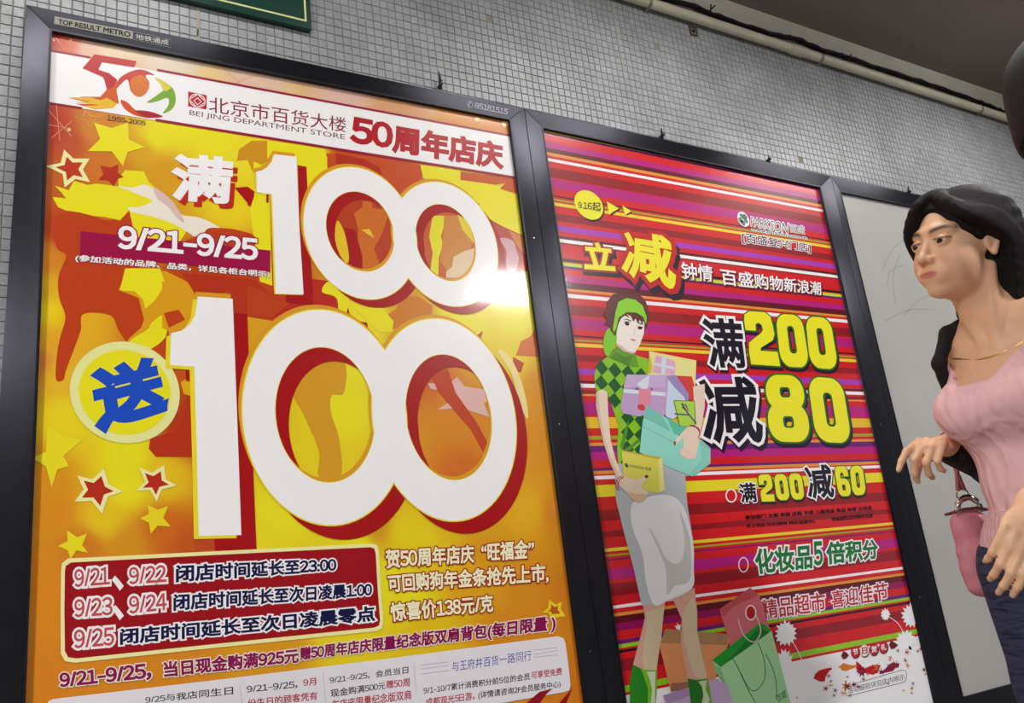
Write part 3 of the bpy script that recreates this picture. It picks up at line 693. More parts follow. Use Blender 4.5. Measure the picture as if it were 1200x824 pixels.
# stars
def star(pts5, inner=.42):
    """five tips given in px, inner corners between them"""
    cx = sum(p[0] for p in pts5)/5; cy = sum(p[1] for p in pts5)/5; out = []
    for k in range(5):
        a = pts5[k]; b_ = pts5[(k+1) % 5]; out.append(a)
        mx, my = (a[0]+b_[0])/2, (a[1]+b_[1])/2
        out.append((cx+(mx-cx)*inner*1.12, cy+(my-cy)*inner*1.12))
    return out
def shrink(p, f):
    cx = sum(a[0] for a in p)/len(p); cy = sum(a[1] for a in p)/len(p); return [(cx+(a[0]-cx)*f, cy+(a[1]-cy)*f) for a in p]
s1 = zL([(415, 538), (560, 548), (636, 645), (540, 730), (385, 662)])
A.poly('star', zL([(412, 538), (490, 562), (562, 540), (566, 612), (636, 646), (560, 668), (540, 730), (490, 665), (385, 664), (440, 610)]), Y, 8)
A.lines('star', [zL([(372, 485), (398, 510), (448, 518), (412, 530), (395, 556), (378, 528), (328, 512), (368, 510), (372, 485)])], .7, (236, 190, 110), 8)
def ringstar(pts, fill, f=.62):
    A.poly('star', pts, CR, 8); A.poly('star', shrink(pts, f), fill, 9)
ringstar(zA([(143, 48), (178, 82), (238, 82), (213, 122), (240, 170), (185, 158), (145, 190), (138, 140), (75, 110), (130, 98)]), (196, 56, 26))
A.poly('star', zA([(278, 108), (315, 115), (345, 103), (342, 135), (365, 150), (340, 158), (328, 186), (308, 162), (270, 160), (290, 140)]), (188, 48, 26), 8)
ringstar(zG([(270, 498), (288, 553), (335, 578), (284, 595), (264, 655), (228, 610), (168, 612), (200, 570), (178, 522), (230, 535)]), (190, 44, 24), .66)
ringstar(zG([(478, 485), (483, 535), (522, 557), (470, 570), (452, 613), (430, 572), (380, 575), (412, 545), (392, 495), (438, 512)]), (190, 44, 24), .64)
A.poly('star', zG([(75, 352), (125, 385), (195, 400), (130, 455), (150, 490), (110, 500), (90, 562), (70, 490), (22, 462), (70, 440)]), (242, 226, 34), 6)
A.poly('star', zG([(420, 622), (455, 640), (492, 627), (475, 668), (500, 698), (455, 695), (432, 724), (425, 685), (395, 670), (425, 655)]), (242, 220, 34), 6)
A.poly('star', zG([(143, 712), (178, 735), (212, 722), (195, 762), (215, 788), (175, 780), (155, 810), (145, 780), (112, 765), (145, 748)]), (242, 226, 34), 6)
ringstar([], None) if False else None
zO = lambda p: Zp(440, 630, 4.246, p)
st = zO([(865, 308), (895, 335), (928, 320), (922, 355), (945, 392), (900, 398), (870, 398), (862, 375), (830, 375), (860, 350)])
A.poly('star', st, (242, 220, 40), 6); A.poly('star', shrink(st, .55), (196, 90, 30), 7)
# send disc
def ell(c, a, b_, n=48): return [(c[0]+a[0]*math.cos(t)+b_[0]*math.sin(t), c[1]+a[1]*math.cos(t)+b_[1]*math.sin(t)) for t in np.linspace(0, 2*math.pi, n+1)[:-1]]
A.poly('send_disc', ell((146.2, 460), (64.5, 6), (-3, 59.5)), (240, 240, 160), 9)
A.poly('send_disc', ell((146.2, 460), (53.8, 5), (-2.6, 49.4)), (242, 232, 30), 10)
q = [(108, 437), (182, 420), (194, 480), (118, 503)]
TX('large_character', '送', q, (30, 80, 200), 11, bold=.058)
# the two giant 100s
def annulus(nm, c, ro, ri, rgb, lay, sh=(0, 0), ci=None, ero=0, n=72):
    """c: centre px; ro/ri: (rx, rz) radii in metres on the sheet plane"""
    y = YS - A.nx(lay)*.00009; C = wall(c[0]+sh[0], c[1]+sh[1], D0+y); C2 = wall(ci[0]+sh[0], ci[1]+sh[1], D0+y) if ci else C
    V = []; F = []
    for k in range(n):
        t = 2*math.pi*k/n
        V.append((C[0]+ro[0]*math.cos(t), y, C[1]+ro[1]*math.sin(t))); V.append((C2[0]+ri[0]*math.cos(t), y, C2[1]+ri[1]*math.sin(t)))
    for k in range(n):
        a = 2*k; b_ = 2*((k+1) % n); F.append((a, b_, b_+1, a+1))
    return mesh(nm, V, F, ink(rgb), sp1)
def bounds(l, r, t, b_):
    d = D0+YS; L, R_, T_, B_ = wall(*l, d), wall(*r, d), wall(*t, d), wall(*b_, d)
    cx_, cz_ = (L[0]+R_[0])/2, (T_[1]+B_[1])/2
    return cx_, cz_, (R_[0]-L[0])/2, (T_[1]-B_[1])/2
zeros = []
# (outer left/right/top/bottom, inner left/right/top/bottom)
def zero(ol, orr, ot, ob, il, ir, it, ib, sh, osh):
    o_ = bounds(ol, orr, ot, ob); i_ = bounds(il, ir, it, ib)
    c = topx(o_[0], o_[1], D0+YS); ci = topx(i_[0], i_[1], D0+YS)
    zeros.append((c, ci, o_, i_, sh, osh))
zero((355.5, 257), (489, 292), (407, 195), (436, 351), (381.7, 262), (462.3, 279), (415, 224), (433, 319), (10, 10), (-2.5, -3.2))
zero((460, 265), (583.8, 302), (507, 212.5), (541, 359.5), (486.4, 273.4), (558, 292), (515.5, 239), (532.5, 330), (9, 9.5), (-2, -3))
zero((284, 478), (477, 500), (370, 363), (395.6, 615), (322, 475), (439.5, 488), (375.6, 406.6), (390, 565.7), (15.5, 17), (-3, -5))
zero((436, 482), (605.6, 506), (513, 374), (540, 610), (474.5, 478), (576.6, 494.3), (516.7, 415), (534.3, 563), (14, 15), (-2.5, -4))
for grp in ((0, 1), (2, 3)):
    for k in grp:
        c, ci, o_, i_, sh, osh = zeros[k]
        annulus('giant_numeral_shadow', c, o_[2:], i_[2:], DR, 9+.4*(k % 2), sh, ci)
for grp, lw in (((0, 1), .0018), ((2, 3), .0024)):
    for k in grp:
        c, ci, o_, i_, sh, osh = zeros[k]
        annulus('giant_numeral_edge', c, (o_[2]+lw, o_[3]+lw), (i_[2]-lw*.3, i_[3]-lw*.3), (226, 160, 36), 10+.4*(k % 2), osh, ci)
        annulus('giant_numeral_edge', c, (o_[2]+lw, o_[3]+lw), (i_[2]-lw*.5, i_[3]-lw*.5), (244, 226, 40), 11+.4*(k % 2), (0, 0), ci)
        annulus('giant_numeral', c, o_[2:], i_[2:], WH, 12+.4*(k % 2), (0, 0), ci)
one_u = zC([(130, 65), (237, 77), (250, 400), (271, 742), (136, 738), (128, 500), (118, 258), (45, 248), (42, 150), (70, 143), (95, 128), (118, 100)])
A.polys('giant_numeral_shadow', [zC([(243, 118), (285, 125), (300, 450), (318, 792), (188, 780), (186, 742), (272, 742), (250, 400)]), zC([(91, 258), (103, 260), (102, 300), (91, 298)])], DR, 9)
A.poly('giant_numeral_edge', [(x-2.4, y-4) for x, y in one_u], (226, 160, 36), 10); A.poly('giant_numeral_edge', [(x-1.6, y+.8) for x, y in one_u], (244, 226, 40), 11); A.poly('giant_numeral', one_u, WH, 12)
one_l = z3([(107, 45), (213, 52), (226, 400), (239, 765), (110, 768), (104, 500), (97, 257), (24, 252), (27, 156), (60, 148), (85, 128), (100, 100)])
A.polys('giant_numeral_shadow', [z3([(218, 95), (257, 98), (270, 450), (285, 808), (160, 812), (158, 770), (238, 765), (226, 400)]), z3([(72, 258), (88, 260), (88, 302), (72, 300)])], DR, 9)
A.poly('giant_numeral_edge', [(x-2.5, y-5.5) for x, y in one_l], (226, 160, 36), 10); A.poly('giant_numeral_edge', [(x-5.5, y+3.6) for x, y in one_l], (244, 226, 40), 11); A.poly('giant_numeral', one_l, WH, 12)
# opening hours box
bo = [(71.6, 668), (72.5, 660), (80, 654.6), (260, 645.8), (436, 637.2), (442, 639), (444.2, 647), (446.6, 690), (449.5, 728), (448, 736.5), (441, 739.9), (260, 758.5), (88, 776.8), (76, 775), (71.2, 766), (71, 715)]
bi = [(76, 670), (77, 663.5), (83, 659.3), (260, 650), (434, 641.4), (438.6, 643), (440.3, 649), (442.6, 690), (445.4, 727), (444.2, 733), (438.6, 735.6), (260, 754), (90, 771.7), (80, 770.5), (76, 763), (75.4, 715)]
A.poly('hours_box', bo, CR, 9); A.poly('hours_box', bi, (160, 4, 22), 10)
zM = lambda p: Zp(60, 630, 4.245, p)
zN = lambda p: Zp(250, 630, 4.245, p)
for s_, q in (('9/21', zM([(116, 160), (290, 146), (290, 232), (118, 246)])), ('9/22', zM([(388, 150), (570, 137), (572, 220), (390, 232)])), ('9/23', zM([(116, 310), (304, 296), (304, 384), (118, 396)])),
              ('9/24', zM([(388, 294), (572, 277), (574, 360), (390, 378)])), ('9/25', zM([(114, 462), (312, 446), (312, 534), (116, 551)])), ('、', zM([(312, 204), (342, 204), (348, 248), (316, 244)])), ('、', zM([(314, 352), (344, 350), (348, 396), (318, 392)]))):
    TX('hours_date', s_, q, (250, 246, 248), 11, bold=.03, outline=.09 if len(s_) > 1 else .05)
    if len(s_) > 1: TX('hours_date', s_, q, (200, 76, 84), 12, bold=.018)
NV = (14, 14, 70)
for s_, q in (('闭店时间延长至23:00', [(207, 663), (393.5, 654), (393.8, 669.5), (207, 682)]), ('闭店时间延长至次日凌晨1:00', [(204, 697), (435.5, 683), (435.5, 698.5), (204, 715.5)]), ('闭店时间延长至次日凌晨零点', [(141.5, 737.5), (438.5, 710.5), (439, 727.5), (141.5, 755.5)])):
    TX('hours_text', s_, q, (250, 248, 252), 11, bold=.03, outline=.1); TX('hours_text', s_, q, NV, 12, bold=.036)
for s_, q in (('9/21–9/25，', [(70, 789.5), (176, 777.5), (177, 796), (71, 807)]), ('当日现金购满925元', [(192, 776), (349.5, 760), (349.5, 776.5), (193, 793.5)]), ('赠50周年店庆限量纪念版双肩背包(每日限量 )', [(352, 758.8), (651, 721), (650.5, 740.5), (352, 776)])):
    TX('offer_text', s_, q, (246, 236, 220), 11, bold=.03, outline=.07); TX('offer_text', s_, q, (140, 8, 84), 12, bold=.038)
for s_, q in (('贺50周年店庆', zO([(50, 62), (488, 38), (490, 124), (55, 153)])), ('“旺福金”', zO([(527, 30), (788, 10), (785, 102), (530, 118)])), ('可回购狗年金条抢先上市,', zO([(62, 187), (860, 130), (860, 222), (68, 275)])), ('惊喜价138元/克', zO([(72, 328), (583, 285), (585, 368), (82, 418)]))):
    TX('offer_text', s_, q, (160, 20, 24), 11, bold=.03, outline=.06); TX('offer_text', s_, q, (250, 246, 206), 12, bold=.032)
# white terms panel
A.poly('terms_panel', [(54, 832), (56.5, 822), (62, 819.4), (260, 796.2), (450, 772.6), (654, 745.8), (660.5, 748), (663, 755), (666.2, 780), (668.6, 803), (667, 809), (662, 811), (600, 822), (560, 829), (400, 860), (50, 890)], (236, 232, 240), 9)
A.polys('red_flame', [[(670.8, 806.5), (661, 830), (650, 830)], [(632, 811), (648, 806.8), (640, 814), (628, 830), (610, 830)]], (150, 10, 30), 10)
A.lines('panel_rule', [[(378.6, 789), (382, 826)], [(485, 776.7), (488, 812)], [(281, 802.7), (284, 828)]], .7, (200, 190, 190), 10)
A.lines('note_rule', [zO([(222, 637), (358, 620)]), zO([(225, 655), (365, 637)]), zO([(225, 680), (368, 662)]), zO([(780, 562), (908, 547)]), zO([(785, 582), (910, 562)]), zO([(785, 597), (908, 583)])], .45, (130, 130, 170), 10)
BK = (22, 20, 24); RD = (180, 14, 50)
for s_, q, c_, b_ in (('9/25与我店同生日', Zp(20, 620, 3.529, [(530, 694), (893, 651), (893, 684), (532, 722)]), BK, .012), ('9/21–9/25，', zN([(166, 740), (418, 714), (418, 750), (168, 775)]), BK, .012), ('9月', zN([(447, 706), (510, 698), (512, 733), (449, 741)]), RD, .016),
      ('份生日的顾客凭有', zN([(170, 806), (517, 766), (517, 807), (172, 848)]), RD, .016), ('9/21–9/25，会员当日', [(386.2, 793.5), (478.4, 781), (478.4, 789.3), (386.6, 801.5)], BK, .012), ('现金购满500元', [(387, 808.2), (451.3, 799.3), (451.3, 807.6), (387.8, 817.5)], BK, .014),
      ('赠50周', zO([(54, 713), (170, 699), (170, 740), (54, 753)]), RD, .016), ('年店庆限量纪念版双肩', [(389, 821), (481.5, 808.5), (481.5, 819.5), (389, 832)], RD, .016), ('与王府井百货一路同行', zO([(380, 618), (776, 560), (776, 612), (382, 668)]), (40, 60, 160), 0.0),
      ('9/1–10/7累计消费积分前5位的会员', zO([(239, 746), (768, 674), (768, 708), (240, 780)]), BK, .014), ('可享受免费', zO([(776, 668), (927, 648), (927, 684), (776, 704)]), RD, .018), ('成都观光5日游。', zO([(250, 802), (492, 767), (494, 806), (252, 842)]), RD, .016),
      ('(详情请咨询2F会员服务中心)', zO([(511, 768), (921, 712), (921, 750), (512, 808)]), BK, .014)):
    TX('terms_text', s_, q, c_, 10, bold=b_)
# ------------------------------------------------------------------ the red striped poster
RE, MA, DK, MRN, OG, YE, PU, WT = (214, 28, 34), (186, 26, 128), (150, 24, 34), (100, 16, 34), (232, 152, 60), (240, 216, 50), (108, 24, 120), (250, 246, 250)
VI, OL, LI, BLK = (170, 60, 190), (160, 170, 40), (150, 206, 40), (40, 12, 30)
st2 = []                       # (y px on the left edge of the sheet, colour starting there)
def seg(y0, lst): 
    for v, c in lst: st2.append((y0 + v/8.24, c))
seg(150, [(-10, YE), (36, PU), (54, RE), (130, MA), (188, MRN), (232, OG), (262, RE), (290, WT), (318, RE), (380, DK), (475, RE), (485, MA), (582, RE), (650, BLK), (663, RE), (682, OL), (700, RE), (718, YE), (750, RE)])
seg(240, [(85, DK), (155, RE), (197, VI), (255, RE), (300, MRN), (328, WT), (362, DK), (378, RE), (518, BLK), (545, RE), (556, (200, 220, 60)), (590, PU), (615, RE), (682, MA), (745, MRN), (808, OG)])
seg(330, [(92, RE), (118, WT), (155, RE), (220, DK), (325, RE), (347, MA), (457, RE), (518, BLK), (534, RE), (556, OL), (575, RE), (594, YE), (628, RE), (705, DK), (770, RE)])
seg(420, [(100, VI), (160, RE), (216, BLK), (230, DK), (245, WT), (282, RE), (305, DK), (343, OG), (362, RE), (425, MA), (548, RE), (568, (236, 190, 40)), (676, RE), (750, OL), (785, RE)])
seg(510, [(75, OG), (105, PU), (165, MA), (245, RE), (320, PU), (347, OG), (380, RE), (395, WT), (430, RE), (485, (240, 224, 40)), (600, RE), (725, DK)])
seg(600, [(90, RE), (190, DK), (250, RE), (355, YE), (387, RE), (415, OL), (434, RE), (460, PU), (474, RE), (555, MA), (660, RE), (697, DK), (815, RE)])
seg(690, [(-5, DK), (75, RE), (165, WT), (195, RE), (240, OG), (270, MRN), (337, (150, 14, 90)), (412, RE), (500, PU), (540, LI), (577, RE), (597, BLK), (622, RE), (688, DK), (800, RE)])
st2 += [(804, LI), (811.5, RE), (815, WT)]
st2.sort(key=lambda p: p[0])
I2 = INN[1]
sp2 = None
def leftpx(y): return (637 + .1451*(y-152), y)
zs = [(wall(*leftpx(y), D0+YS)[1], c) for y, c in st2]
zt2, zb2 = I2[0][1]+.003, I2[2][1]-.003
base = BX().prism([(I2[0][0]-.003, zt2), (I2[3][0]-.003, zb2), (I2[2][0]+.003, zb2), (I2[1][0]+.003, zt2)], YS+.0002, YS+.0015)
sp2 = base.build('sale_poster', ink(RE))
tag(sp2, 'red striped department store sale poster with a drawn shopping woman', 'poster', 'sale posters in the wall frames')
by = {}
for k, (z, c) in enumerate(zs):
    z1 = min(z, zt2); z0 = zs[k+1][0] if k+1 < len(zs) else zb2
    if z1 - z0 < 1e-5: continue
    by.setdefault(c, []).append((z0, z1))
def xe(z, s):
    p, q = (I2[0], I2[3]) if s == 0 else (I2[1], I2[2]); t = (z-p[1])/(q[1]-p[1]); return p[0]+(q[0]-p[0])*t + (-.003 if s == 0 else .003)
for c, lst in by.items():
    for z0, z1 in lst:
        mesh('colour_stripe', [(xe(z0, 0), YS, z0), (xe(z0, 1), YS, z0), (xe(z1, 1), YS, z1), (xe(z1, 0), YS, z1)], [(0, 1, 2, 3)], ink(c), sp2)
P2 = Sheet(sp2, YS); T2 = P2.text
zQ = lambda p: Zp(670, 200, 5.494, p)
zW = lambda p: Zp(790, 240, 6.0, p)
zX = lambda p: Zp(810, 355, 4.579, p)
zY = lambda p: Zp(840, 530, 5.4545, p)
zU = lambda p: Zp(880, 600, 5.885, p)
zV = lambda p: Zp(840, 600, 3.678, p)
z4 = lambda p: Zp(690, 335, 5.8875, p)
z5 = lambda p: Zp(690, 460, 5.8875, p)
z6 = lambda p: Zp(680, 600, 5.885, p)
z8 = lambda p: Zp(720, 680, 5.455, p)
NB = (34, 20, 44); YL = (244, 236, 40)
# date disc and arrows
P2.poly('date_disc', zQ(ell((119, 230), (92, 14), (14, 96))), NB, 8); P2.poly('date_disc', zQ(ell((110, 221), (92, 14), (14, 94))), YL, 9)
T2('date_text', '9.16起', zQ([(40, 196), (186, 206), (187, 264), (44, 244)]), (60, 50, 20), 10, bold=.02)
P2.polys('arrow', [zQ([(240, 206), (315, 248), (252, 292)]), zQ([(336, 232), (392, 268), (356, 290)])], NB, 8)
P2.polys('arrow', [zQ([(226, 198), (304, 243), (240, 284)]), zQ([(324, 224), (385, 262), (345, 284)])], YL, 9)
q = zQ([(85, 462), (250, 478), (275, 640), (90, 625)])
T2('headline_character', '立', q, NB, 8, bold=.04, outline=.09, shift=(2.4, 3.6)); T2('headline_character', '立', q, (176, 16, 26), 9, bold=.04, outline=.06); T2('headline_character', '立', q, YL, 10, bold=.04)
q = zQ([(345, 392), (630, 430), (668, 760), (330, 655)])
T2('headline_character', '减', q, NB, 8, bold=.03, outline=.08, shift=(4, 7)); T2('headline_character', '减', q, (196, 30, 30), 9, bold=.03, outline=.08); T2('headline_character', '减', q, YL, 10, bold=.03)
for s_, q in (('钟情', zW([(45, 400), (268, 432), (270, 542), (62, 520)])), ('百盛购物新浪潮', zW([(322, 447), (1030, 545), (1034, 636), (338, 562)]))):
    T2('slogan', s_, q, (110, 20, 30), 9, bold=.02, outline=.03, shift=(1.2, 1.8)); T2('slogan', s_, q, WT, 10, bold=.016)
# shop name block
P2.poly('shop_emblem', zW(ell((487, 102), (42, 10), (8, 52), 24)), WT, 8)
lob = []
for k in range(5):
    a = k*2*math.pi/5 + .4; lob.append(zW(ell((486+19*math.cos(a), 102+25*math.sin(a)), (16, 5), (5, 19), 12)))
P2.polys('shop_emblem', lob, (96, 140, 120), 9)
for s_, q, c_, b_, o_ in (('PARKSON', zW([(540, 85), (806, 132), (798, 202), (540, 148)]), (70, 116, 96), .0, .07), ('百盛', zW([(812, 134), (915, 150), (918, 206), (814, 190)]), (90, 140, 118), .0, .06),
                          ('www.parkson.com.cn', zW([(546, 165), (930, 225), (930, 246), (546, 186)]), NB, .02, .12), ('[百盛复兴门店]', zW([(476, 194), (958, 274), (960, 342), (482, 272)]), NB, .01, .06)):
    T2('shop_name', s_, q, WT, 8, bold=b_, outline=o_); T2('shop_name', s_, q, c_, 9, bold=b_)
# big offers
def black_char(s_, q, sh, b_=.04, o_=.055):
    T2('offer_character', s_, q, NB, 9, bold=b_, outline=o_, shift=sh); T2('offer_character', s_, q, WT, 10, bold=b_, outline=o_); T2('offer_character', s_, q, (24, 18, 34), 11, bold=b_)
def fat_digit(strokes, w, rgbs, lay, shift, name='offer_numeral'):
    """chunky rounded numerals drawn as wide strokes"""
    pass
def fat0(q, w=.30, n=10):
    """rounded slab zero: outer and inner loops in the unit square"""
    def rr(x0, y0, x1, y1, r_x, r_y):
        out = []
        for cx_, cy_, a0 in ((x1-r_x, y0+r_y, -90), (x1-r_x, y1-r_y, 0), (x0+r_x, y1-r_y, 90), (x0+r_x, y0+r_y, 180)):
            for k in range(n+1):
                a = math.radians(a0+90*k/n); out.append((cx_+r_x*math.cos(a), cy_+r_y*math.sin(a)))
        return out
    return rr
def q_map(q): 
    H = homog(q)
    return lambda u, v: (lambda w: (w[0]/w[2], w[1]/w[2]))(H @ np.array([u, v, 1.]))
_rr = fat0(None)
def loops(nm, lst, rgb, lay, shift=(0, 0)):
    """list of (outer loop, inner loop) with equal point counts, or (outer, None)"""
    V = []; F = []
    for kk, (o_, i_) in enumerate(lst):
        lay_ = lay + .12*kk
        n = len(o_); b0 = len(V); V += [P2.P(x+shift[0], y+shift[1], lay_) for x, y in o_]
        if i_ is None: F.append(tuple(range(b0, b0+n)))
        else:
            V += [P2.P(x+shift[0], y+shift[1], lay_) for x, y in i_]
            F += [(b0+k, b0+(k+1) % n, b0+n+(k+1) % n, b0+n+k) for k in range(n)]
    return mesh(nm, V, F, ink(rgb), sp2)
def glyph(ch, q, e):
    """chunky digit; e grows every outline (in unit square)"""
    m = q_map(q); M_ = lambda L: [m(u, v) for u, v in L]
    ex, ey = e
    R0 = lambda x0, y0, x1, y1, r: _rr(x0, y0, x1, y1, r, r*.75)
    if ch == '0': return [(M_(R0(-ex, -ey, 1+ex, 1+ey, .36+ex)), M_(R0(.37+ex, .24+ey, .63-ex, .76-ey, .1)))]
    if ch == '8':
        return [(M_(R0(.02-ex, -ey, .98+ex, .55+ey, .34)), M_(R0(.37+ex, .19+ey, .63-ex, .35-ey, .07))), (M_(R0(-ex, .43-ey, 1+ex, 1+ey, .34)), M_(R0(.37+ex, .63+ey, .63-ex, .80-ey, .07))), ]
    if ch == '6':
        return [(M_(R0(-ex, .40-ey, 1+ex, 1+ey, .34)), M_(R0(.37+ex, .60+ey, .63-ex, .80-ey, .07))),
                (M_(sp_([(0-ex, .6), (0-ex, .3), (.03-ex, .1), (.2, -.0-ey), (.5, -.0-ey), (.82, .0-ey), (.98+ex, .12), (1+ex, .33+ey), (.62-ex, .33+ey), (.60, .22+ey), (.5, .19+ey), (.38+ex, .24), (.37+ex, .42), (.37+ex, .6)])), None)]
    if ch == '2':
        return [(M_(sp_([(0-ex, .37+ey), (0-ex, .2), (.05-ex, .07), (.25, -ey), (.5, -ey), (.8, -ey), (.97+ex, .08), (1+ex, .25), (1+ex, .42), (.9+ex, .53), (.45, .68+0*ey), (.40+ex*0, .74-ey), (1+ex, .74-ey), (1+ex, 1+ey), (-ex, 1+ey), (-ex, .76), (.05, .60-ey), (.55, .40), (.62-ex, .34), (.61-ex, .25), (.5, .21+ey), (.38+ex, .25), (.37+ex, .37+ey)], hard=(0, 11, 12, 13, 14, 22)) ), None)]
def sp_(L, hard=()): return L
def fat(nm, s_, qs, lay, edge, sh, gcol=(40, 104, 36)):
    for k, (ch, q) in enumerate(zip(s_, qs)):
        wpx = math.hypot(q[1][0]-q[0][0], q[1][1]-q[0][1]); hpx = math.hypot(q[3][0]-q[0][0], q[3][1]-q[0][1])
        e = (edge/wpx, edge/hpx)
        loops(nm, glyph(ch, q, e), NB, lay, sh); loops(nm, glyph(ch, q, e), gcol, lay+1+.3*k); loops(nm, glyph(ch, q, (0, 0)), YL, lay+2+.3*k if False else lay+2.5)
black_char('满', zX([(52, 84), (262, 96), (292, 345), (104, 340)]), (1.6, 3.4), .026, .05)
black_char('减', zX([(45, 405), (335, 405), (388, 742), (78, 742)]), (3, 5), .026, .045)
fat('offer_numeral', '200', [zX([(275, 42), (425, 52), (478, 340), (322, 330)]), zX([(452, 58), (592, 66), (638, 348), (482, 342)]), zX([(612, 70), (745, 82), (792, 358), (640, 348)])], 12, 1.9, (1.5, 3.2))
fat('offer_numeral', '80', [zX([(388, 384), (596, 390), (645, 748), (424, 745)]), zX([(622, 394), (808, 408), (864, 755), (672, 745)])], 12, 2.0, (2, 4))
P2.line('bullet_ring', (lambda e_: e_+[e_[0]])(zY(ell((92, 278), (32, -4), (4, 40), 28))), 1.5, WT, 9)
black_char('满', zY([(140, 203), (240, 196), (258, 316), (160, 322)]), (.8, 1.4), .028, .05)
black_char('减', zY([(560, 92), (722, 82), (752, 284), (592, 294)]), (1, 1.8), .026, .045)
fat('offer_numeral', '200', [zY([(260, 145), (345, 140), (372, 314), (288, 316)]), zY([(362, 142), (445, 140), (468, 306), (386, 308)]), zY([(455, 138), (540, 134), (562, 300), (480, 304)])], 12, 1.1, (.8, 1.8))
fat('offer_numeral', '60', [zY([(748, 92), (832, 88), (862, 280), (782, 282)]), zY([(848, 90), (930, 84), (956, 270), (870, 278)])], 12, 1.1, (.8, 1.8))
for s_, q in (('参加部门 女装 男装 皮鞋 手袋 儿童用品 饰品 体育 日用品', zY([(180, 404), (990, 342), (990, 368), (184, 432)])), ('床上用品 内衣(特例 特价品除外)', zY([(190, 460), (625, 430), (628, 456), (192, 485)])), ('参加品牌以店内明示为准', zY([(736, 416), (998, 390), (998, 418), (738, 441)]))):
    T2('small_print', s_, q, (30, 4, 10), 9, bold=.028)
GR = (20, 120, 50)
P2.line('bullet_ring', (lambda e_: e_+[e_[0]])(zV(ell((115, 228), (20, -3), (2, 31), 28))), 1.4, (240, 225, 225), 9)
for s_, q in (('化妆品', zU([(22, 262), (418, 228), (420, 385), (45, 425)])), ('5', zU([(430, 212), (488, 208), (495, 358), (440, 368)])), ('倍积分', zU([(520, 212), (866, 190), (878, 318), (528, 360)]))):
    T2('offer_text', s_, q, WT, 9, bold=.03, outline=.07); T2('offer_text', s_, q, GR, 10, bold=.035)
for s_, q in (('精品超市', zV([(190, 380), (464, 345), (470, 428), (202, 462)])), ('喜迎佳节', zV([(494, 342), (733, 302), (740, 380), (498, 414)]))):
    T2('offer_text', s_, q, (246, 236, 240), 9, bold=.02, outline=.06); T2('offer_text', s_, q, (190, 20, 40), 10, bold=.014)
# ---------- white paint splash
def splat(c, rx, ry, n, seed, depth=.35):
    r = random.Random(seed); out = []
    for k in range(2*n):
        a = 2*math.pi*k/(2*n); f_ = 1 + r.uniform(-.05, .12) if k % 2 == 0 else 1-depth*r.uniform(.6, 1)
        out.append((c[0]+rx*f_*math.cos(a), c[1]+ry*f_*math.sin(a)))
    return out
P2.poly('paint_splash', zV([(250, 900), (300, 640), (318, 690), (350, 668), (400, 678), (425, 700), (440, 745), (470, 730), (490, 672), (540, 705), (575, 668), (610, 690), (640, 655), (700, 640), (735, 655), (752, 615), (785, 560), (815, 540), (850, 575), (886, 588), (1010, 900)]), (250, 248, 252), 4)
P2.polys('paint_splash', [zV(splat(c, rx, ry, n, k, .3)) for k, (c, rx, ry, n) in enumerate((((838, 446), 42, 52, 15), ((298, 524), 48, 55, 15), ((727, 442), 20, 26, 11), ((815, 556), 42, 46, 13), ((292, 650), 36, 60, 13), ((375, 715), 60, 50, 12), ((522, 712), 44, 42, 12),
            ((690, 690), 48, 44, 12), ((600, 730), 50, 48, 12), ((760, 640), 40, 40, 12), ((470, 770), 50, 50, 12), ((850, 620), 40, 46, 12), ((640, 770), 60, 40, 12)))], (250, 248, 252), 5)
P2.lines('splash_stem', [ospline(zV([(330, 565), (355, 610), (375, 660)])), ospline(zV([(742, 452), (780, 480), (802, 515)])), ospline(zV([(390, 640), (380, 660)]))], .8, (240, 236, 240), 5)
fl_ = []
cols_ = [(150, 10, 40), (226, 130, 40), (90, 20, 100), (200, 20, 30)]
rr_ = random.Random(7); byc = {}
for k, (x, y, s_) in enumerate(((560, 752, 16), (545, 782, 14), (590, 745, 12), (620, 690, 17), (632, 720, 10), (690, 672, 20), (712, 690, 16), (668, 668, 10), (770, 655, 16), (748, 632, 12), (742, 662, 10), (820, 605, 12), (812, 640, 10), (822, 662, 12), (845, 742, 10), (840, 760, 8), (893, 682, 10), (898, 700, 6), (740, 742, 7), (480, 705, 12), (470, 760, 12), (492, 748, 10), (512, 768, 12), (880, 592, 10),
            (866, 600, 8), (345, 800, 7), (505, 792, 8), (840, 780, 8), (610, 752, 10), (650, 700, 7), (805, 770, 6), (575, 790, 9), (780, 600, 9))):
    n = rr_.randint(5, 8); P_ = splat((x, y), s_*1.3, s_*1.35, n, k+50, .95); byc.setdefault(k % 4, []).append(zV(P_))
for k, L in byc.items():
    for q in L: P2.poly('paint_fleck', q, cols_[k], 7)
for k, (x, y, ch) in enumerate(((597, 603, '节'), (637, 598, '日'), (677, 592, '贺'), (718, 583, '礼'))):
    P2.poly('gift_disc', zV(ell((x+2, y+3), (20, -3), (2, 27), 24)), (90, 10, 20), 8); P2.poly('gift_disc', zV(ell((x, y), (19, -3), (2, 25), 24)), (196, 20, 30) if ch != '日' else (240, 232, 234), 9)
    T2('gift_text', ch, zV([(x-11, y-12), (x+11, y-15), (x+12, y+12), (x-10, y+15)]), (244, 236, 238) if ch != '日' else (196, 20, 30), 10, bold=.03)
P2.polys('gift_mark', [zV([(536, 620), (545, 600), (558, 605), (570, 618), (558, 632), (545, 636)]), zV([(742, 572), (752, 555), (770, 565), (782, 574), (768, 588), (752, 592)])], (110, 14, 20), 8)
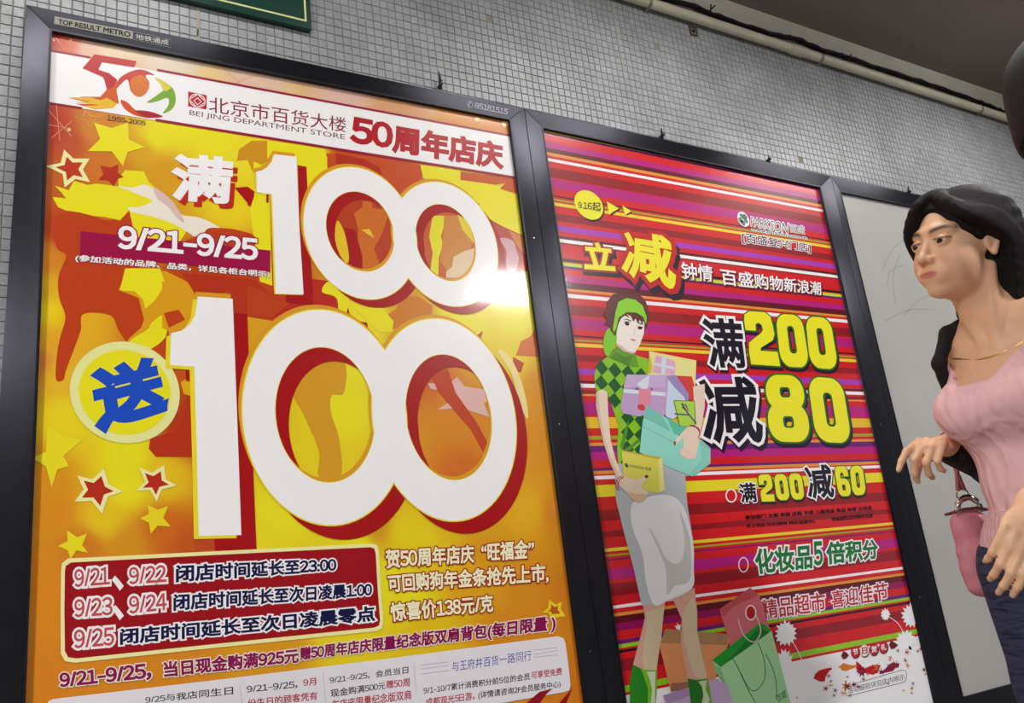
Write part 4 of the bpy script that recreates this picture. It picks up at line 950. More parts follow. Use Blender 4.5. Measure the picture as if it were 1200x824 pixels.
for q_, c_ in (([(600, 640), (640, 672), (700, 655), (690, 690), (640, 700), (610, 690)], (200, 20, 30)), ([(520, 668), (560, 655), (605, 668), (560, 690)], (226, 130, 40)), ([(700, 690), (760, 650), (790, 660), (760, 690), (720, 705)], (150, 20, 60)), ([(420, 700), (500, 675), (480, 705), (450, 735)], (200, 20, 30))):
    P2.poly('paint_fleck', zV([(x_ + rr_.uniform(-7, 7), y_ + rr_.uniform(-7, 7)) for k_ in range(1) for x_, y_ in spline(q_, 3)]), c_, 6)
P2.poly('paint_splash', zV([(440, 745), (550, 745), (700, 700), (830, 670), (830, 735), (560, 800), (440, 800)]), (250, 248, 252), 6)
P2.poly('paint_fleck', zV(splat((560, 752), 26, 20, 7, 3, .7)), (226, 130, 40), 7)
P2.poly('paint_fleck', zV(splat((625, 690), 22, 30, 6, 9, .7)), (90, 20, 80), 7)
T2('rules_text', '活动细则详见店内明示', zV([(562, 758), (808, 698), (811, 724), (566, 784)]), (60, 56, 64), 9)
lz = zV([(552, 762), (556, 752), (798, 682), (814, 684), (819, 704), (814, 728), (800, 736), (566, 794), (556, 790), (552, 762)])
P2.line('rules_outline', lz, .6, (60, 56, 64), 9)
# ---------- drawn shopping bags
P2.poly('drawn_bag', z8([(325, 312), (735, 345), (740, 380), (640, 640), (360, 712), (292, 430), (298, 400)]), (226, 150, 96), 10)
P2.poly('drawn_bag', z8([(325, 312), (730, 345), (720, 415), (300, 400)]), (176, 132, 90), 11)
P2.poly('drawn_bag', z8([(360, 660), (470, 650), (480, 690), (362, 714)]), (160, 104, 78), 11)
P2.poly('drawn_bag', z8([(310, 738), (560, 660), (650, 628), (745, 690), (760, 800), (330, 800)]), (200, 170, 210), 11)
P2.poly('drawn_bag', z8([(310, 738), (470, 690), (480, 740), (340, 790)]), (176, 146, 190), 12)
P2.poly('drawn_bag', z8([(672, 185), (868, 48), (925, 96), (1005, 350), (740, 480), (735, 400)]), (216, 110, 118), 10)
P2.poly('drawn_bag', z8([(672, 185), (868, 48), (925, 96), (760, 170), (700, 235)]), (200, 84, 90), 11)
P2.poly('drawn_bag', z8([(625, 512), (925, 276), (1005, 325), (1130, 800), (760, 800), (720, 670), (680, 620)]), (170, 222, 166), 12)
P2.poly('drawn_bag', z8([(625, 512), (925, 276), (960, 282), (1002, 324), (680, 556)]), (36, 156, 50), 13)
P2.poly('drawn_bag', z8([(880, 350), (930, 300), (990, 335), (750, 505), (720, 520)]), (26, 124, 40), 14)
P2.poly('drawn_bag', z8([(630, 545), (680, 560), (712, 665), (690, 650), (665, 615)]), (140, 196, 140), 13)
P2.lines('bag_handle', [ospline(z8([(748, 490), (790, 560), (850, 690), (905, 790)])), ospline(z8([(810, 595), (840, 660), (880, 705), (925, 690), (962, 620), (955, 500), (915, 395)])), ospline(z8([(966, 470), (1010, 560), (1035, 660), (1035, 760)]))], .9, (60, 130, 60), 15)
P2.lines('bag_handle', [ospline(z8([(790, 245), (815, 330), (860, 385), (905, 390), (935, 330), (920, 260), (895, 200)]))], 1.3, (232, 196, 200), 15)
T2('bag_print', '百盛', z8([(1030, 740), (1092, 700), (1100, 745), (1045, 785)]), (50, 120, 60), 14, bold=.01)
P2.poly('bullet_disc', z8(ell((872, 208), (36, -4), (3, 50), 28)), (246, 232, 236), 16); P2.poly('bullet_disc', z8(ell((872, 208), (28, -3), (3, 41), 28)), (196, 20, 36), 17)
P2.poly('paint_splash', z8([(385, 290), (402, 296), (400, 272), (412, 290), (425, 285), (420, 318), (400, 316)]), WT, 9)
# ---------- drawn woman: legs, boots, skirt
SK, SK2, SK3 = (238, 216, 196), (218, 168, 150), (214, 194, 160)
P2.poly('drawn_leg', z8([(180, 140), (325, 140), (310, 250), (300, 380), (282, 480), (268, 590), (205, 590), (118, 545), (140, 460), (175, 330), (195, 240)]), SK2, 13)
P2.poly('drawn_leg', z8([(205, 205), (320, 165), (308, 280), (300, 380), (282, 480), (268, 590), (200, 580), (180, 520), (188, 400), (205, 300)]), SK3, 14)
P2.poly('drawn_leg', z8([(372, 120), (512, 50), (530, 200), (530, 330), (560, 480), (592, 620), (590, 640), (468, 630), (452, 540), (425, 400), (430, 250), (400, 180)]), SK2, 13)
P2.poly('drawn_leg', z8([(500, 110), (522, 150), (530, 330), (560, 480), (592, 610), (588, 632), (520, 625), (480, 520), (445, 380), (440, 300), (435, 230), (455, 170)]), SK3, 14)
P2.poly('drawn_boot', z8([(118, 540), (200, 580), (273, 578), (270, 700), (260, 800), (100, 800), (98, 650)]), (42, 136, 34), 15)
P2.poly('drawn_boot', z8([(170, 570), (273, 578), (270, 700), (262, 800), (212, 800), (215, 700), (190, 620)]), (120, 190, 40), 16)
P2.poly('drawn_boot', z8([(205, 585), (262, 585), (258, 800), (232, 800), (240, 700), (228, 640)]), (214, 224, 190), 17)
P2.poly('drawn_boot', z8([(468, 628), (530, 640), (596, 628), (612, 700), (625, 800), (490, 800)]), (36, 120, 34), 15)
P2.poly('drawn_boot', z8([(530, 650), (596, 632), (612, 700), (625, 800), (552, 800), (575, 700)]), (110, 180, 40), 16)
P2.poly('drawn_boot', z8([(540, 648), (590, 640), (582, 700), (610, 760), (600, 800), (560, 785), (570, 740), (560, 680)]), (206, 216, 184), 17)
z4b = lambda p: Zp(680, 560, 3.121, p)
P2.poly('drawn_skirt', z4b([(125, -50), (380, -60), (392, 100), (413, 230), (415, 330), (410, 405), (340, 430), (312, 455), (225, 468), (195, 330), (165, 220), (130, 80)]), (186, 192, 198), 13)
P2.poly('drawn_skirt', z4b([(190, 95), (250, 70), (310, 62), (355, 78), (388, 130), (413, 240), (415, 330), (408, 405), (318, 450), (270, 465), (240, 380), (228, 280), (190, 180)]), (236, 234, 238), 14, True)
P2.poly('drawn_skirt', z4b([(250, 180), (285, 235), (310, 290), (345, 315), (372, 300), (382, 240), (375, 180), (362, 120), (395, 200), (405, 270), (400, 375), (345, 395), (318, 425), (312, 330), (280, 250)]), (204, 204, 202), 15, True)
P2.poly('drawn_skirt', z4b([(320, 430), (400, 380), (410, 405), (345, 432), (312, 452)]), (238, 238, 240), 16)
# top with a diamond pattern
LG, DG = (140, 200, 36), (22, 92, 42)
top_ = z4([(150, 470), (230, 440), (330, 480), (405, 500), (415, 610), (400, 640), (250, 650), (225, 820), (205, 900), (195, 1130), (200, 1280), (235, 1290), (500, 1310), (585, 1270), (500, 1170), (350, 900), (250, 880), (190, 860), (160, 790), (130, 770), (52, 725), (38, 600), (55, 545), (95, 510)])
blouse = z4([(38, 610), (60, 545), (100, 510), (150, 470), (230, 430), (330, 480), (410, 505), (420, 620), (420, 900), (560, 1130), (585, 1265), (520, 1300), (420, 1330), (240, 1300), (205, 1250), (195, 1120), (205, 960), (165, 850), (132, 740), (52, 728), (40, 660)])
P2.poly('drawn_blouse', blouse, LG, 10)
def inside(p, poly):
    x, y = p; c = False; n = len(poly)
    for i in range(n):
        x1, y1 = poly[i]; x2, y2 = poly[(i+1) % n]
        if (y1 > y) != (y2 > y) and x < (x2-x1)*(y-y1)/(y2-y1)+x1: c = not c
    return c
di = []
for r0 in range(-1, 12):
    for c0 in range(-5, 10):
        cx_ = 88 + c0*92 - r0*1; cy_ = 565 + r0*104 + c0*18
        D_ = z4([(cx_-2, cy_-54), (cx_+46, cy_+9), (cx_+2, cy_+54), (cx_-46, cy_-9)])
        if all(inside((p[0]*.8+D_[k-2][0]*.2, p[1]*.8+D_[k-2][1]*.2), blouse) for k, p in enumerate(D_)): di.append(D_)
P2.polys('blouse_diamond', di, DG, 11)
P2.poly('drawn_scarf', z4([(200, 400), (240, 440), (320, 465), (345, 560), (290, 560), (220, 530), (130, 490), (170, 450)]), (106, 160, 40), 13)
P2.poly('drawn_scarf', z4([(185, 455), (250, 490), (305, 480), (275, 555), (225, 532), (150, 500)]), (84, 140, 36), 14)
P2.poly('blouse_fold', z5([(250, 250), (280, 180), (262, 300), (230, 400), (215, 370)]), (80, 150, 40), 12)
P2.poly('blouse_fold', z5([(240, 400), (355, 310), (350, 340), (280, 400)]), (80, 150, 40), 12)
# arms
P2.poly('drawn_arm', z4([(52, 735), (95, 712), (128, 735), (135, 900), (150, 1060), (185, 1200), (240, 1320), (200, 1330), (150, 1230), (100, 1080), (70, 940), (50, 830)]), SK, 13, False)
P2.poly('drawn_arm', z4([(50, 735), (66, 730), (80, 900), (110, 1060), (165, 1210), (210, 1325), (195, 1325), (150, 1230), (100, 1080), (70, 940), (50, 830)]), (224, 196, 176), 14)
P2.poly('drawn_arm', z5([(720, -40), (800, -60), (800, 100), (770, 280), (690, 230), (730, 150)]), SK, 15)
# head
P2.poly('drawn_hair', z4([(105, 270), (125, 235), (105, 200), (130, 150), (125, 110), (170, 55), (230, 50), (290, 60), (340, 50), (390, 100), (412, 160), (412, 240), (398, 300), (380, 260), (200, 250), (185, 345), (150, 310), (145, 275)]), (100, 46, 40), 13)
P2.poly('drawn_scarf', z4([(130, 300), (185, 280), (200, 330), (190, 400), (140, 480), (112, 470), (100, 400), (110, 340)]), (130, 206, 40), 13, True)
P2.poly('drawn_face', z4([(200, 250), (215, 220), (250, 195), (330, 205), (385, 250), (380, 330), (355, 400), (318, 462), (270, 450), (215, 405), (190, 400), (195, 330)]), (246, 236, 226), 14)
P2.poly('drawn_face', z4([(190, 395), (215, 405), (270, 450), (318, 465), (300, 470), (240, 450), (190, 410)]), (226, 190, 178), 15)
P2.poly('drawn_headband', z4([(165, 300), (185, 180), (205, 110), (260, 85), (320, 95), (370, 135), (400, 215), (396, 262), (375, 215), (330, 185), (260, 182), (205, 220), (190, 290), (175, 320)]), (140, 214, 40), 17, False)
P2.poly('drawn_hair', z4([(200, 232), (250, 185), (330, 188), (388, 240), (392, 268), (372, 238), (376, 270), (350, 235), (340, 262), (322, 225), (308, 248), (290, 210), (262, 195), (285, 225), (250, 205), (225, 222), (205, 262), (180, 345), (168, 330), (185, 290)]), (96, 44, 40), 16)
P2.polys('drawn_eye', [z4([(245, 256), (262, 250), (282, 262), (272, 276), (256, 272)]), z4([(335, 288), (352, 282), (370, 290), (362, 302), (345, 300)]), z4([(236, 244), (280, 246), (284, 254), (250, 250)]), z4([(334, 278), (376, 284), (372, 290), (340, 284)]), z4([(238, 232), (262, 228), (296, 240), (294, 246), (262, 234)]), z4([(336, 250), (372, 262), (370, 268), (338, 258)])], (50, 34, 36), 17)
P2.polys('drawn_mouth', [z4([(284, 368), (300, 364), (326, 376), (318, 384), (300, 378)])], (206, 140, 140), 17)
P2.lines('drawn_nose', [z4([(318, 300), (316, 330), (306, 340)])], .5, (200, 170, 160), 17)
# parcels
P2.poly('drawn_parcel', z4([(415, 450), (742, 515), (735, 700), (430, 690), (412, 600)]), (238, 230, 150), 14)
P2.poly('drawn_parcel', z4([(415, 450), (440, 560), (430, 605), (412, 600)]), (220, 190, 70), 15)
P2.poly('drawn_parcel', z4([(462, 480), (590, 515), (600, 560), (590, 615), (440, 600)]), (226, 176, 204), 15)
P2.poly('parcel_ribbon', z4([(505, 485), (540, 490), (525, 612), (498, 610)]), (214, 226, 240), 16); P2.poly('parcel_ribbon', z4([(452, 530), (596, 560), (592, 580), (448, 548)]), (214, 226, 240), 16)
P2.poly('drawn_parcel', z4([(600, 620), (710, 625), (730, 690), (725, 800), (690, 780)]), (216, 70, 60), 15)
P2.poly('drawn_parcel', z4([(530, 620), (600, 615), (690, 745), (690, 800), (720, 900), (620, 880), (540, 720)]), (160, 142, 196), 16)
P2.poly('drawn_parcel', z4([(545, 640), (590, 700), (660, 770), (680, 860), (580, 920), (530, 900)]), (206, 220, 240), 17)
P2.poly('drawn_parcel', z5([(510, -10), (600, 30), (600, 130), (560, 170), (530, 140)]), (206, 220, 240), 17)
P2.poly('drawn_parcel', z4([(262, 612), (530, 615), (550, 640), (528, 890), (500, 900), (385, 890), (350, 902), (240, 880), (218, 850), (240, 720)]), (196, 164, 210), 18)
P2.poly('drawn_parcel', z4([(262, 612), (530, 615), (528, 700), (240, 700)]), (204, 178, 220), 19)
P2.poly('parcel_ribbon', z4([(240, 712), (530, 735), (528, 762), (238, 738)]), (222, 230, 240), 20)
P2.poly('parcel_ribbon', z4([(365, 650), (418, 618), (410, 700), (395, 716), (370, 715), (330, 680)]), (222, 228, 240), 20)
P2.poly('parcel_ribbon', z4([(345, 712), (430, 712), (428, 820), (345, 822)]), (232, 142, 160), 21)
P2.polys('parcel_ribbon', [z4([(315, 702), (345, 705), (345, 722), (322, 714)]), z4([(425, 700), (446, 712), (430, 726)])], (130, 90, 150), 21)
P2.poly('drawn_lips', z5(ell((362, 103), (26, 10), (-6, 20), 16)), (214, 60, 60), 21)
P2.poly('drawn_parcel', z5([(398, 95), (500, 150), (560, 195), (620, 300), (780, 330), (840, 385), (840, 490), (715, 580), (560, 520), (350, 412), (372, 200)]), (150, 222, 206), 19)
P2.poly('drawn_parcel', z5([(398, 95), (500, 150), (560, 260), (380, 175)]), (124, 202, 184), 20)
P2.poly('drawn_parcel', z5([(535, 165), (600, 210), (690, 220), (640, 290), (590, 290)]), (96, 196, 170), 20)
P2.poly('drawn_parcel', z5([(765, 320), (840, 385), (840, 490), (720, 580), (700, 560), (780, 460)]), (140, 210, 196), 20)
P2.lines('parcel_fold', [z5([(385, 170), (560, 262)]), z5([(380, 240), (600, 350)]), z5([(770, 350), (838, 390)])], .6, (110, 180, 170), 21)
P2.poly('drawn_parcel', z5([(586, 55), (730, 60), (742, 210), (700, 235), (628, 235)]), (176, 220, 80), 20)
P2.lines('parcel_fold', [z5([(586, 55), (730, 60), (735, 225), (628, 235), (586, 55)])], .8, (70, 80, 40), 21)
P2.lines('parcel_ribbon', [z5([(592, 148), (690, 155)]), z5([(640, 75), (680, 140), (742, 215)]), z5([(655, 80), (645, 105), (690, 130), (665, 80)])], 1.8, (110, 86, 130), 21)
P2.poly('drawn_hand', z5([(690, 230), (770, 270), (760, 340), (745, 420), (735, 455), (700, 460), (640, 440), (628, 400), (655, 380), (650, 310), (600, 365), (588, 355), (610, 310), (650, 270)]), SK, 22)
P2.poly('drawn_hand', z5([(640, 385), (655, 380), (740, 430), (735, 458), (690, 460), (640, 440), (628, 405)]), (240, 210, 196), 23)
P2.poly('drawn_nail', z5([(586, 340), (600, 338), (600, 360), (590, 368)]), (120, 50, 80), 23)
P2.lines('drawn_bracelet', [ospline(z5([(690, 230), (735, 235), (765, 275), (755, 315)])), ospline(z5([(700, 225), (755, 245), (765, 270)]))], .9, (190, 30, 40), 24)
P2.poly('drawn_parcel', z5([(228, 405), (250, 402), (505, 450), (525, 670), (480, 695), (400, 680), (300, 640), (240, 570)]), (226, 220, 96), 20)
P2.poly('drawn_parcel', z5([(228, 405), (250, 402), (505, 450), (480, 462)]), (206, 176, 50), 21)
P2.poly('drawn_parcel', z5([(480, 462), (505, 450), (525, 670), (490, 692)]), (240, 236, 150), 21)
P2.poly('shop_emblem', z5(ell((260, 503), (13, 3), (3, 15), 16)), (50, 110, 60), 22)
T2('box_print', 'PARKSON 百盛', z5([(280, 492), (430, 520), (430, 543), (280, 516)]), (50, 110, 60), 22)
P2.poly('drawn_hand', z5([(190, 590), (240, 575), (330, 605), (395, 572), (412, 582), (370, 630), (360, 660), (420, 690), (400, 715), (380, 745), (340, 760), (300, 735), (250, 680), (215, 650)]), SK, 23)
P2.poly('drawn_hand', z5([(260, 680), (320, 700), (400, 700), (385, 735), (340, 755), (300, 735)]), (222, 190, 150), 24)
P2.poly('drawn_nail', z5(ell((398, 580), (14, 0), (0, 11), 12)), (130, 60, 90), 24)
P2.lines('drawn_bracelet', [ospline(z5([(240, 580), (205, 590), (185, 625), (195, 665), (215, 672)])), ospline(z5([(240, 590), (215, 600), (200, 640), (210, 660)]))], .9, (190, 30, 40), 25)
# ------------------------------------------------------------------ people: bodies as one skin surface each
def smin(a, b, k):
    if k <= 0: return np.minimum(a, b)
    h = np.clip(.5 + .5*(b-a)/k, 0, 1); return b*(1-h) + a*h - k*h*(1-h)
class Field:
    """signed distance on a rectilinear grid, edited only inside the box each shape reaches"""
    def __init__(s, ax, ay, az):
        s.ax = [np.asarray(a, np.float32) for a in (ax, ay, az)]
        s.D = np.full([len(a) for a in s.ax], 1.0, np.float32)
    def sub(s, lo, hi):
        sl = []
        for a, l, h in zip(s.ax, lo, hi):
            i = max(int(np.searchsorted(a, l))-1, 0); j = min(int(np.searchsorted(a, h))+1, len(a)); sl.append(slice(i, j))
        X = s.ax[0][sl[0]][:, None, None]; Y = s.ax[1][sl[1]][None, :, None]; Z = s.ax[2][sl[2]][None, None, :]
        return tuple(sl), X, Y, Z
    def apply(s, fn, lo, hi, k, op):
        m = k + .012
        sl, X, Y, Z = s.sub([v-m for v in lo], [v+m for v in hi])
        if any(q.stop-q.start < 2 for q in sl): return
        d = fn(X, Y, Z); D = s.D[sl]
        if op == '+': s.D[sl] = smin(D, d, k)
        else: s.D[sl] = -smin(-D, d, k)
    def ell(s, c, r, k=.01, R=None, op='+'):
        c = np.array(c, float); r = np.array(r, float); M = np.eye(3) if R is None else R
        e = np.abs(M) @ r
        def fn(X, Y, Z):
            x, y, z = X-c[0], Y-c[1], Z-c[2]
            u = (M[0, 0]*x+M[1, 0]*y+M[2, 0]*z)/r[0]; v = (M[0, 1]*x+M[1, 1]*y+M[2, 1]*z)/r[1]; w = (M[0, 2]*x+M[1, 2]*y+M[2, 2]*z)/r[2]
            k0 = np.sqrt(u*u+v*v+w*w)+1e-6; k1 = np.sqrt((u/r[0])**2+(v/r[1])**2+(w/r[2])**2)+1e-6
            return (k0*(k0-1)/k1).astype(np.float32)
        s.apply(fn, c-e, c+e, k, op)
    def cap(s, a, b, ra, rb, k=.01, op='+'):
        a = np.array(a, float); b = np.array(b, float); d_ = b-a; L2 = float(d_@d_)+1e-9; r = max(ra, rb)
        def fn(X, Y, Z):
            t = np.clip(((X-a[0])*d_[0]+(Y-a[1])*d_[1]+(Z-a[2])*d_[2])/L2, 0, 1)
            return (np.sqrt((X-a[0]-t*d_[0])**2+(Y-a[1]-t*d_[1])**2+(Z-a[2]-t*d_[2])**2)-(ra+(rb-ra)*t)).astype(np.float32)
        s.apply(fn, np.minimum(a, b)-r, np.maximum(a, b)+r, k, op)
    def chain(s, pts, rs, k=.01, op='+'):
        for i in range(len(pts)-1): s.cap(pts[i], pts[i+1], rs[i], rs[i+1], k, op)
    def mesh(s):
        """surface nets"""
        D = s.D; neg = D < 0
        nxy = D.shape
        c = np.zeros([n-1 for n in nxy], np.int8)
        for i in (0, 1):
            for j in (0, 1):
                for k in (0, 1): c += neg[i:nxy[0]-1+i, j:nxy[1]-1+j, k:nxy[2]-1+k]
        act = np.argwhere((c > 0) & (c < 8))
        idx = np.full(c.shape, -1, np.int32); idx[act[:, 0], act[:, 1], act[:, 2]] = np.arange(len(act))
        S_ = np.zeros((len(act), 3)); N_ = np.zeros(len(act))
        co = [(i, j, k) for i in (0, 1) for j in (0, 1) for k in (0, 1)]
        for a in range(8):
            for b in range(a+1, 8):
                pa, pb = co[a], co[b]
                if sum(abs(x-y) for x, y in zip(pa, pb)) != 1: continue
                ia = act+pa; ib = act+pb
                da = D[ia[:, 0], ia[:, 1], ia[:, 2]]; db = D[ib[:, 0], ib[:, 1], ib[:, 2]]
                m = (da < 0) != (db < 0); t = da[m]/(da[m]-db[m])
                A_ = np.stack([s.ax[q][ia[m, q]] for q in range(3)], 1); B_ = np.stack([s.ax[q][ib[m, q]] for q in range(3)], 1)
                S_[m] += A_+(B_-A_)*t[:, None]; N_[m] += 1
        V = S_/N_[:, None]; F = []
        for ax in range(3):
            sl0 = [slice(None)]*3; sl1 = [slice(None)]*3; sl0[ax] = slice(0, -1); sl1[ax] = slice(1, None)
            ch = neg[tuple(sl0)] != neg[tuple(sl1)]
            e = np.argwhere(ch); o1, o2 = [q for q in range(3) if q != ax]
            e = e[(e[:, o1] > 0) & (e[:, o2] > 0) & (e[:, o1] < nxy[o1]-1) & (e[:, o2] < nxy[o2]-1)]
            first = neg[e[:, 0], e[:, 1], e[:, 2]]
            def g(a, b):
                q = e.copy(); q[:, o1] -= a; q[:, o2] -= b; return idx[q[:, 0], q[:, 1], q[:, 2]]
            quad = np.stack([g(1, 1), g(0, 1), g(0, 0), g(1, 0)], 1)
            flip = first if ax != 1 else ~first
            quad[~flip] = quad[~flip][:, ::-1]; F.append(quad)
        return V, np.vstack(F)
def axis(segs):
    """[(from, to, step), ...] with joins"""
    out = []
    for a, b, st in segs: out += list(np.arange(a, b, st))
    return out + [segs[-1][1]]
def rotm(yaw, pitch=0, roll=0):
    """yaw turns towards the left (+l), pitch lifts the face, roll leans to the left"""
    y, p, r = math.radians(yaw), math.radians(pitch), math.radians(roll)
    Rz = np.array([[math.cos(y), -math.sin(y), 0], [math.sin(y), math.cos(y), 0], [0, 0, 1]])
    Ry = np.array([[math.cos(p), 0, -math.sin(p)], [0, 1, 0], [math.sin(p), 0, math.cos(p)]])
    Rx = np.array([[1, 0, 0], [0, math.cos(r), math.sin(r)], [0, -math.sin(r), math.cos(r)]])
    return Rz @ Ry @ Rx
def skin_mat():
    m = bpy.data.materials.new('skin'); m.use_nodes = True; nt = m.node_tree; b = nt.nodes['Principled BSDF']
    a = nt.nodes.new('ShaderNodeAttribute'); a.attribute_name = 'tone'
    g_ = nt.nodes.new('ShaderNodeNewGeometry'); n = nt.nodes.new('ShaderNodeTexNoise'); n.inputs['Scale'].default_value = 60
    nt.links.new(g_.outputs['Position'], n.inputs['Vector'])
    mp = nt.nodes.new('ShaderNodeMapRange'); mp.inputs['To Min'].default_value = .94; mp.inputs['To Max'].default_value = 1.06; nt.links.new(n.outputs['Fac'], mp.inputs['Value'])
    h = nt.nodes.new('ShaderNodeHueSaturation'); nt.links.new(a.outputs['Color'], h.inputs['Color']); nt.links.new(mp.outputs['Result'], h.inputs['Value']); nt.links.new(h.outputs['Color'], b.inputs['Base Color'])
    b.inputs['Roughness'].default_value = .46; b.inputs['Specular IOR Level'].default_value = .45
    b.inputs['Subsurface Weight'].default_value = .12; b.inputs['Subsurface Radius'].default_value = (.012, .004, .002); b.inputs['Subsurface Scale'].default_value = 1.0
    return m
M_skin = skin_mat()
def hairmat():
    m = bpy.data.materials.new('black_hair'); m.use_nodes = True; nt = m.node_tree; b = nt.nodes['Principled BSDF']
    g_ = nt.nodes.new('ShaderNodeNewGeometry'); mp = nt.nodes.new('ShaderNodeMapping'); mp.inputs['Scale'].default_value = (260, 260, 26)
    n = nt.nodes.new('ShaderNodeTexNoise'); n.inputs['Detail'].default_value = 4
    nt.links.new(g_.outputs['Position'], mp.inputs['Vector']); nt.links.new(mp.outputs[0], n.inputs['Vector'])
    cr = nt.nodes.new('ShaderNodeValToRGB'); cr.color_ramp.elements[0].color = L3((6, 5, 7)); cr.color_ramp.elements[1].color = L3((26, 20, 22)); nt.links.new(n.outputs['Fac'], cr.inputs['Fac']); nt.links.new(cr.outputs['Color'], b.inputs['Base Color'])
    bp = nt.nodes.new('ShaderNodeBump'); bp.inputs['Strength'].default_value = .5; bp.inputs['Distance'].default_value = .004; nt.links.new(n.outputs['Fac'], bp.inputs['Height']); nt.links.new(bp.outputs[0], b.inputs['Normal'])
    b.inputs['Roughness'].default_value = .55; b.inputs['Specular IOR Level'].default_value = .22; return m
M_hair = hairmat()

class Figure:
    """local axes: f forward, l to the figure's left, u up; fwd = heading in the room"""
    def __init__(s, x, y, heading, sc=1.0):
        s.sc = sc; s.o = Vector((x, y, 0)); a = math.radians(heading); s.f = Vector((math.cos(a), math.sin(a), 0)); s.l = Vector((-math.sin(a), math.cos(a), 0))
    def W(s, V):
        V = np.asarray(V, float)*s.sc; f, l = np.array(s.f), np.array(s.l)
        return np.array(s.o)[None] + V[:, :1]*f[None] + V[:, 1:2]*l[None] + V[:, 2:3]*np.array([[0, 0, 1.]])
    def build(s, name, VF, m, parent=None, rel=None, tone=None):
        V, F = VF; Wd = s.W(V)
        if parent is not None: Wd = Wd - np.array(s.o)[None]
        else: Wd = Wd - np.array(s.o)[None]
        me = bpy.data.meshes.new(name); me.vertices.add(len(Wd)); me.vertices.foreach_set('co', Wd.astype(np.float32).ravel())
        F = np.asarray(F); me.loops.add(len(F)*4); me.polygons.add(len(F)); me.loops.foreach_set('vertex_index', F.astype(np.int32).ravel())
        me.polygons.foreach_set('loop_start', np.arange(len(F), dtype=np.int32)*4); me.polygons.foreach_set('loop_total', np.full(len(F), 4, np.int32))
        me.polygons.foreach_set('use_smooth', np.ones(len(F), bool)); me.update(calc_edges=True); me.validate()
        me.materials.append(m)
        if tone is not None:
            at = me.color_attributes.new('tone', 'FLOAT_COLOR', 'POINT'); lc = tone(V)/255.; lc = np.where(lc <= .04045, lc/12.92, ((lc+.055)/1.055)**2.4)
            buf = np.ones((len(V), 4)); buf[:, :3] = lc; at.data.foreach_set('color', buf.ravel())
        o = bpy.data.objects.new(name, me); COL.objects.link(o)
        if parent is None: o.location = s.o
        else: o.parent = parent
        return o

def hand(Fd, wr, dirv, up, side, curls, k=.006, sc=1.0, spread=.0, thumb=None, tips=None):
    """palm + five separate fingers. dirv: along the hand, up: back of hand, side = +1 thumb on cross(dirv, up)"""
    d = np.array(dirv, float); d /= np.linalg.norm(d); n = np.array(up, float); n -= d*(n@d); n /= np.linalg.norm(n); t = np.cross(d, n)*side
    wr = np.array(wr, float)
    P = lambda a, b, c: wr + (d*a + t*b + n*c)*sc
    R = np.stack([d, t, n], 1)
    Fd.ell(P(.05, 0, 0), np.array((.048, .036, .0135))*sc, .008, R)
    Fd.cap(P(-.01, 0, 0), P(.02, 0, 0), .024*sc, .022*sc, .012)
    Fd.ell(P(.035, .022, -.004), np.array((.03, .015, .014))*sc, .008, R)
    L = [(.044, .026, .021), (.048, .030, .023), (.044, .028, .021), (.035, .021, .019)]
    for i, b in enumerate((.028, .0095, -.0095, -.027)):
        a0 = .085 - abs(i-1.2)*.004; p = P(a0, b, .001); c = curls[i]; ang = 0; q = p
        sp_a = (1.5-i)*spread
        for j, ln in enumerate(L[i]):
            ang += c[j]
            dd = (d*math.cos(ang) - n*math.sin(ang)); dd = dd*math.cos(sp_a) + t*math.sin(sp_a)
            r0 = (.0088, .008, .0072)[j]*sc*(1 if i < 3 else .88); r1 = (.008, .0072, .0062)[j]*sc*(1 if i < 3 else .88)
            e = q + dd*ln*sc; Fd.cap(q if j else q-dd*.012*sc, e, r0, r1, .0035 if j else .006); q = e
    th = thumb or [(.02, .03, -.006), (.05, .052, -.012), (.078, .058, -.02), (.10, .058, -.028)]
    Fd.chain([P(*v) for v in th], [.0135*sc, .011*sc, .0095*sc, .0078*sc], .007)
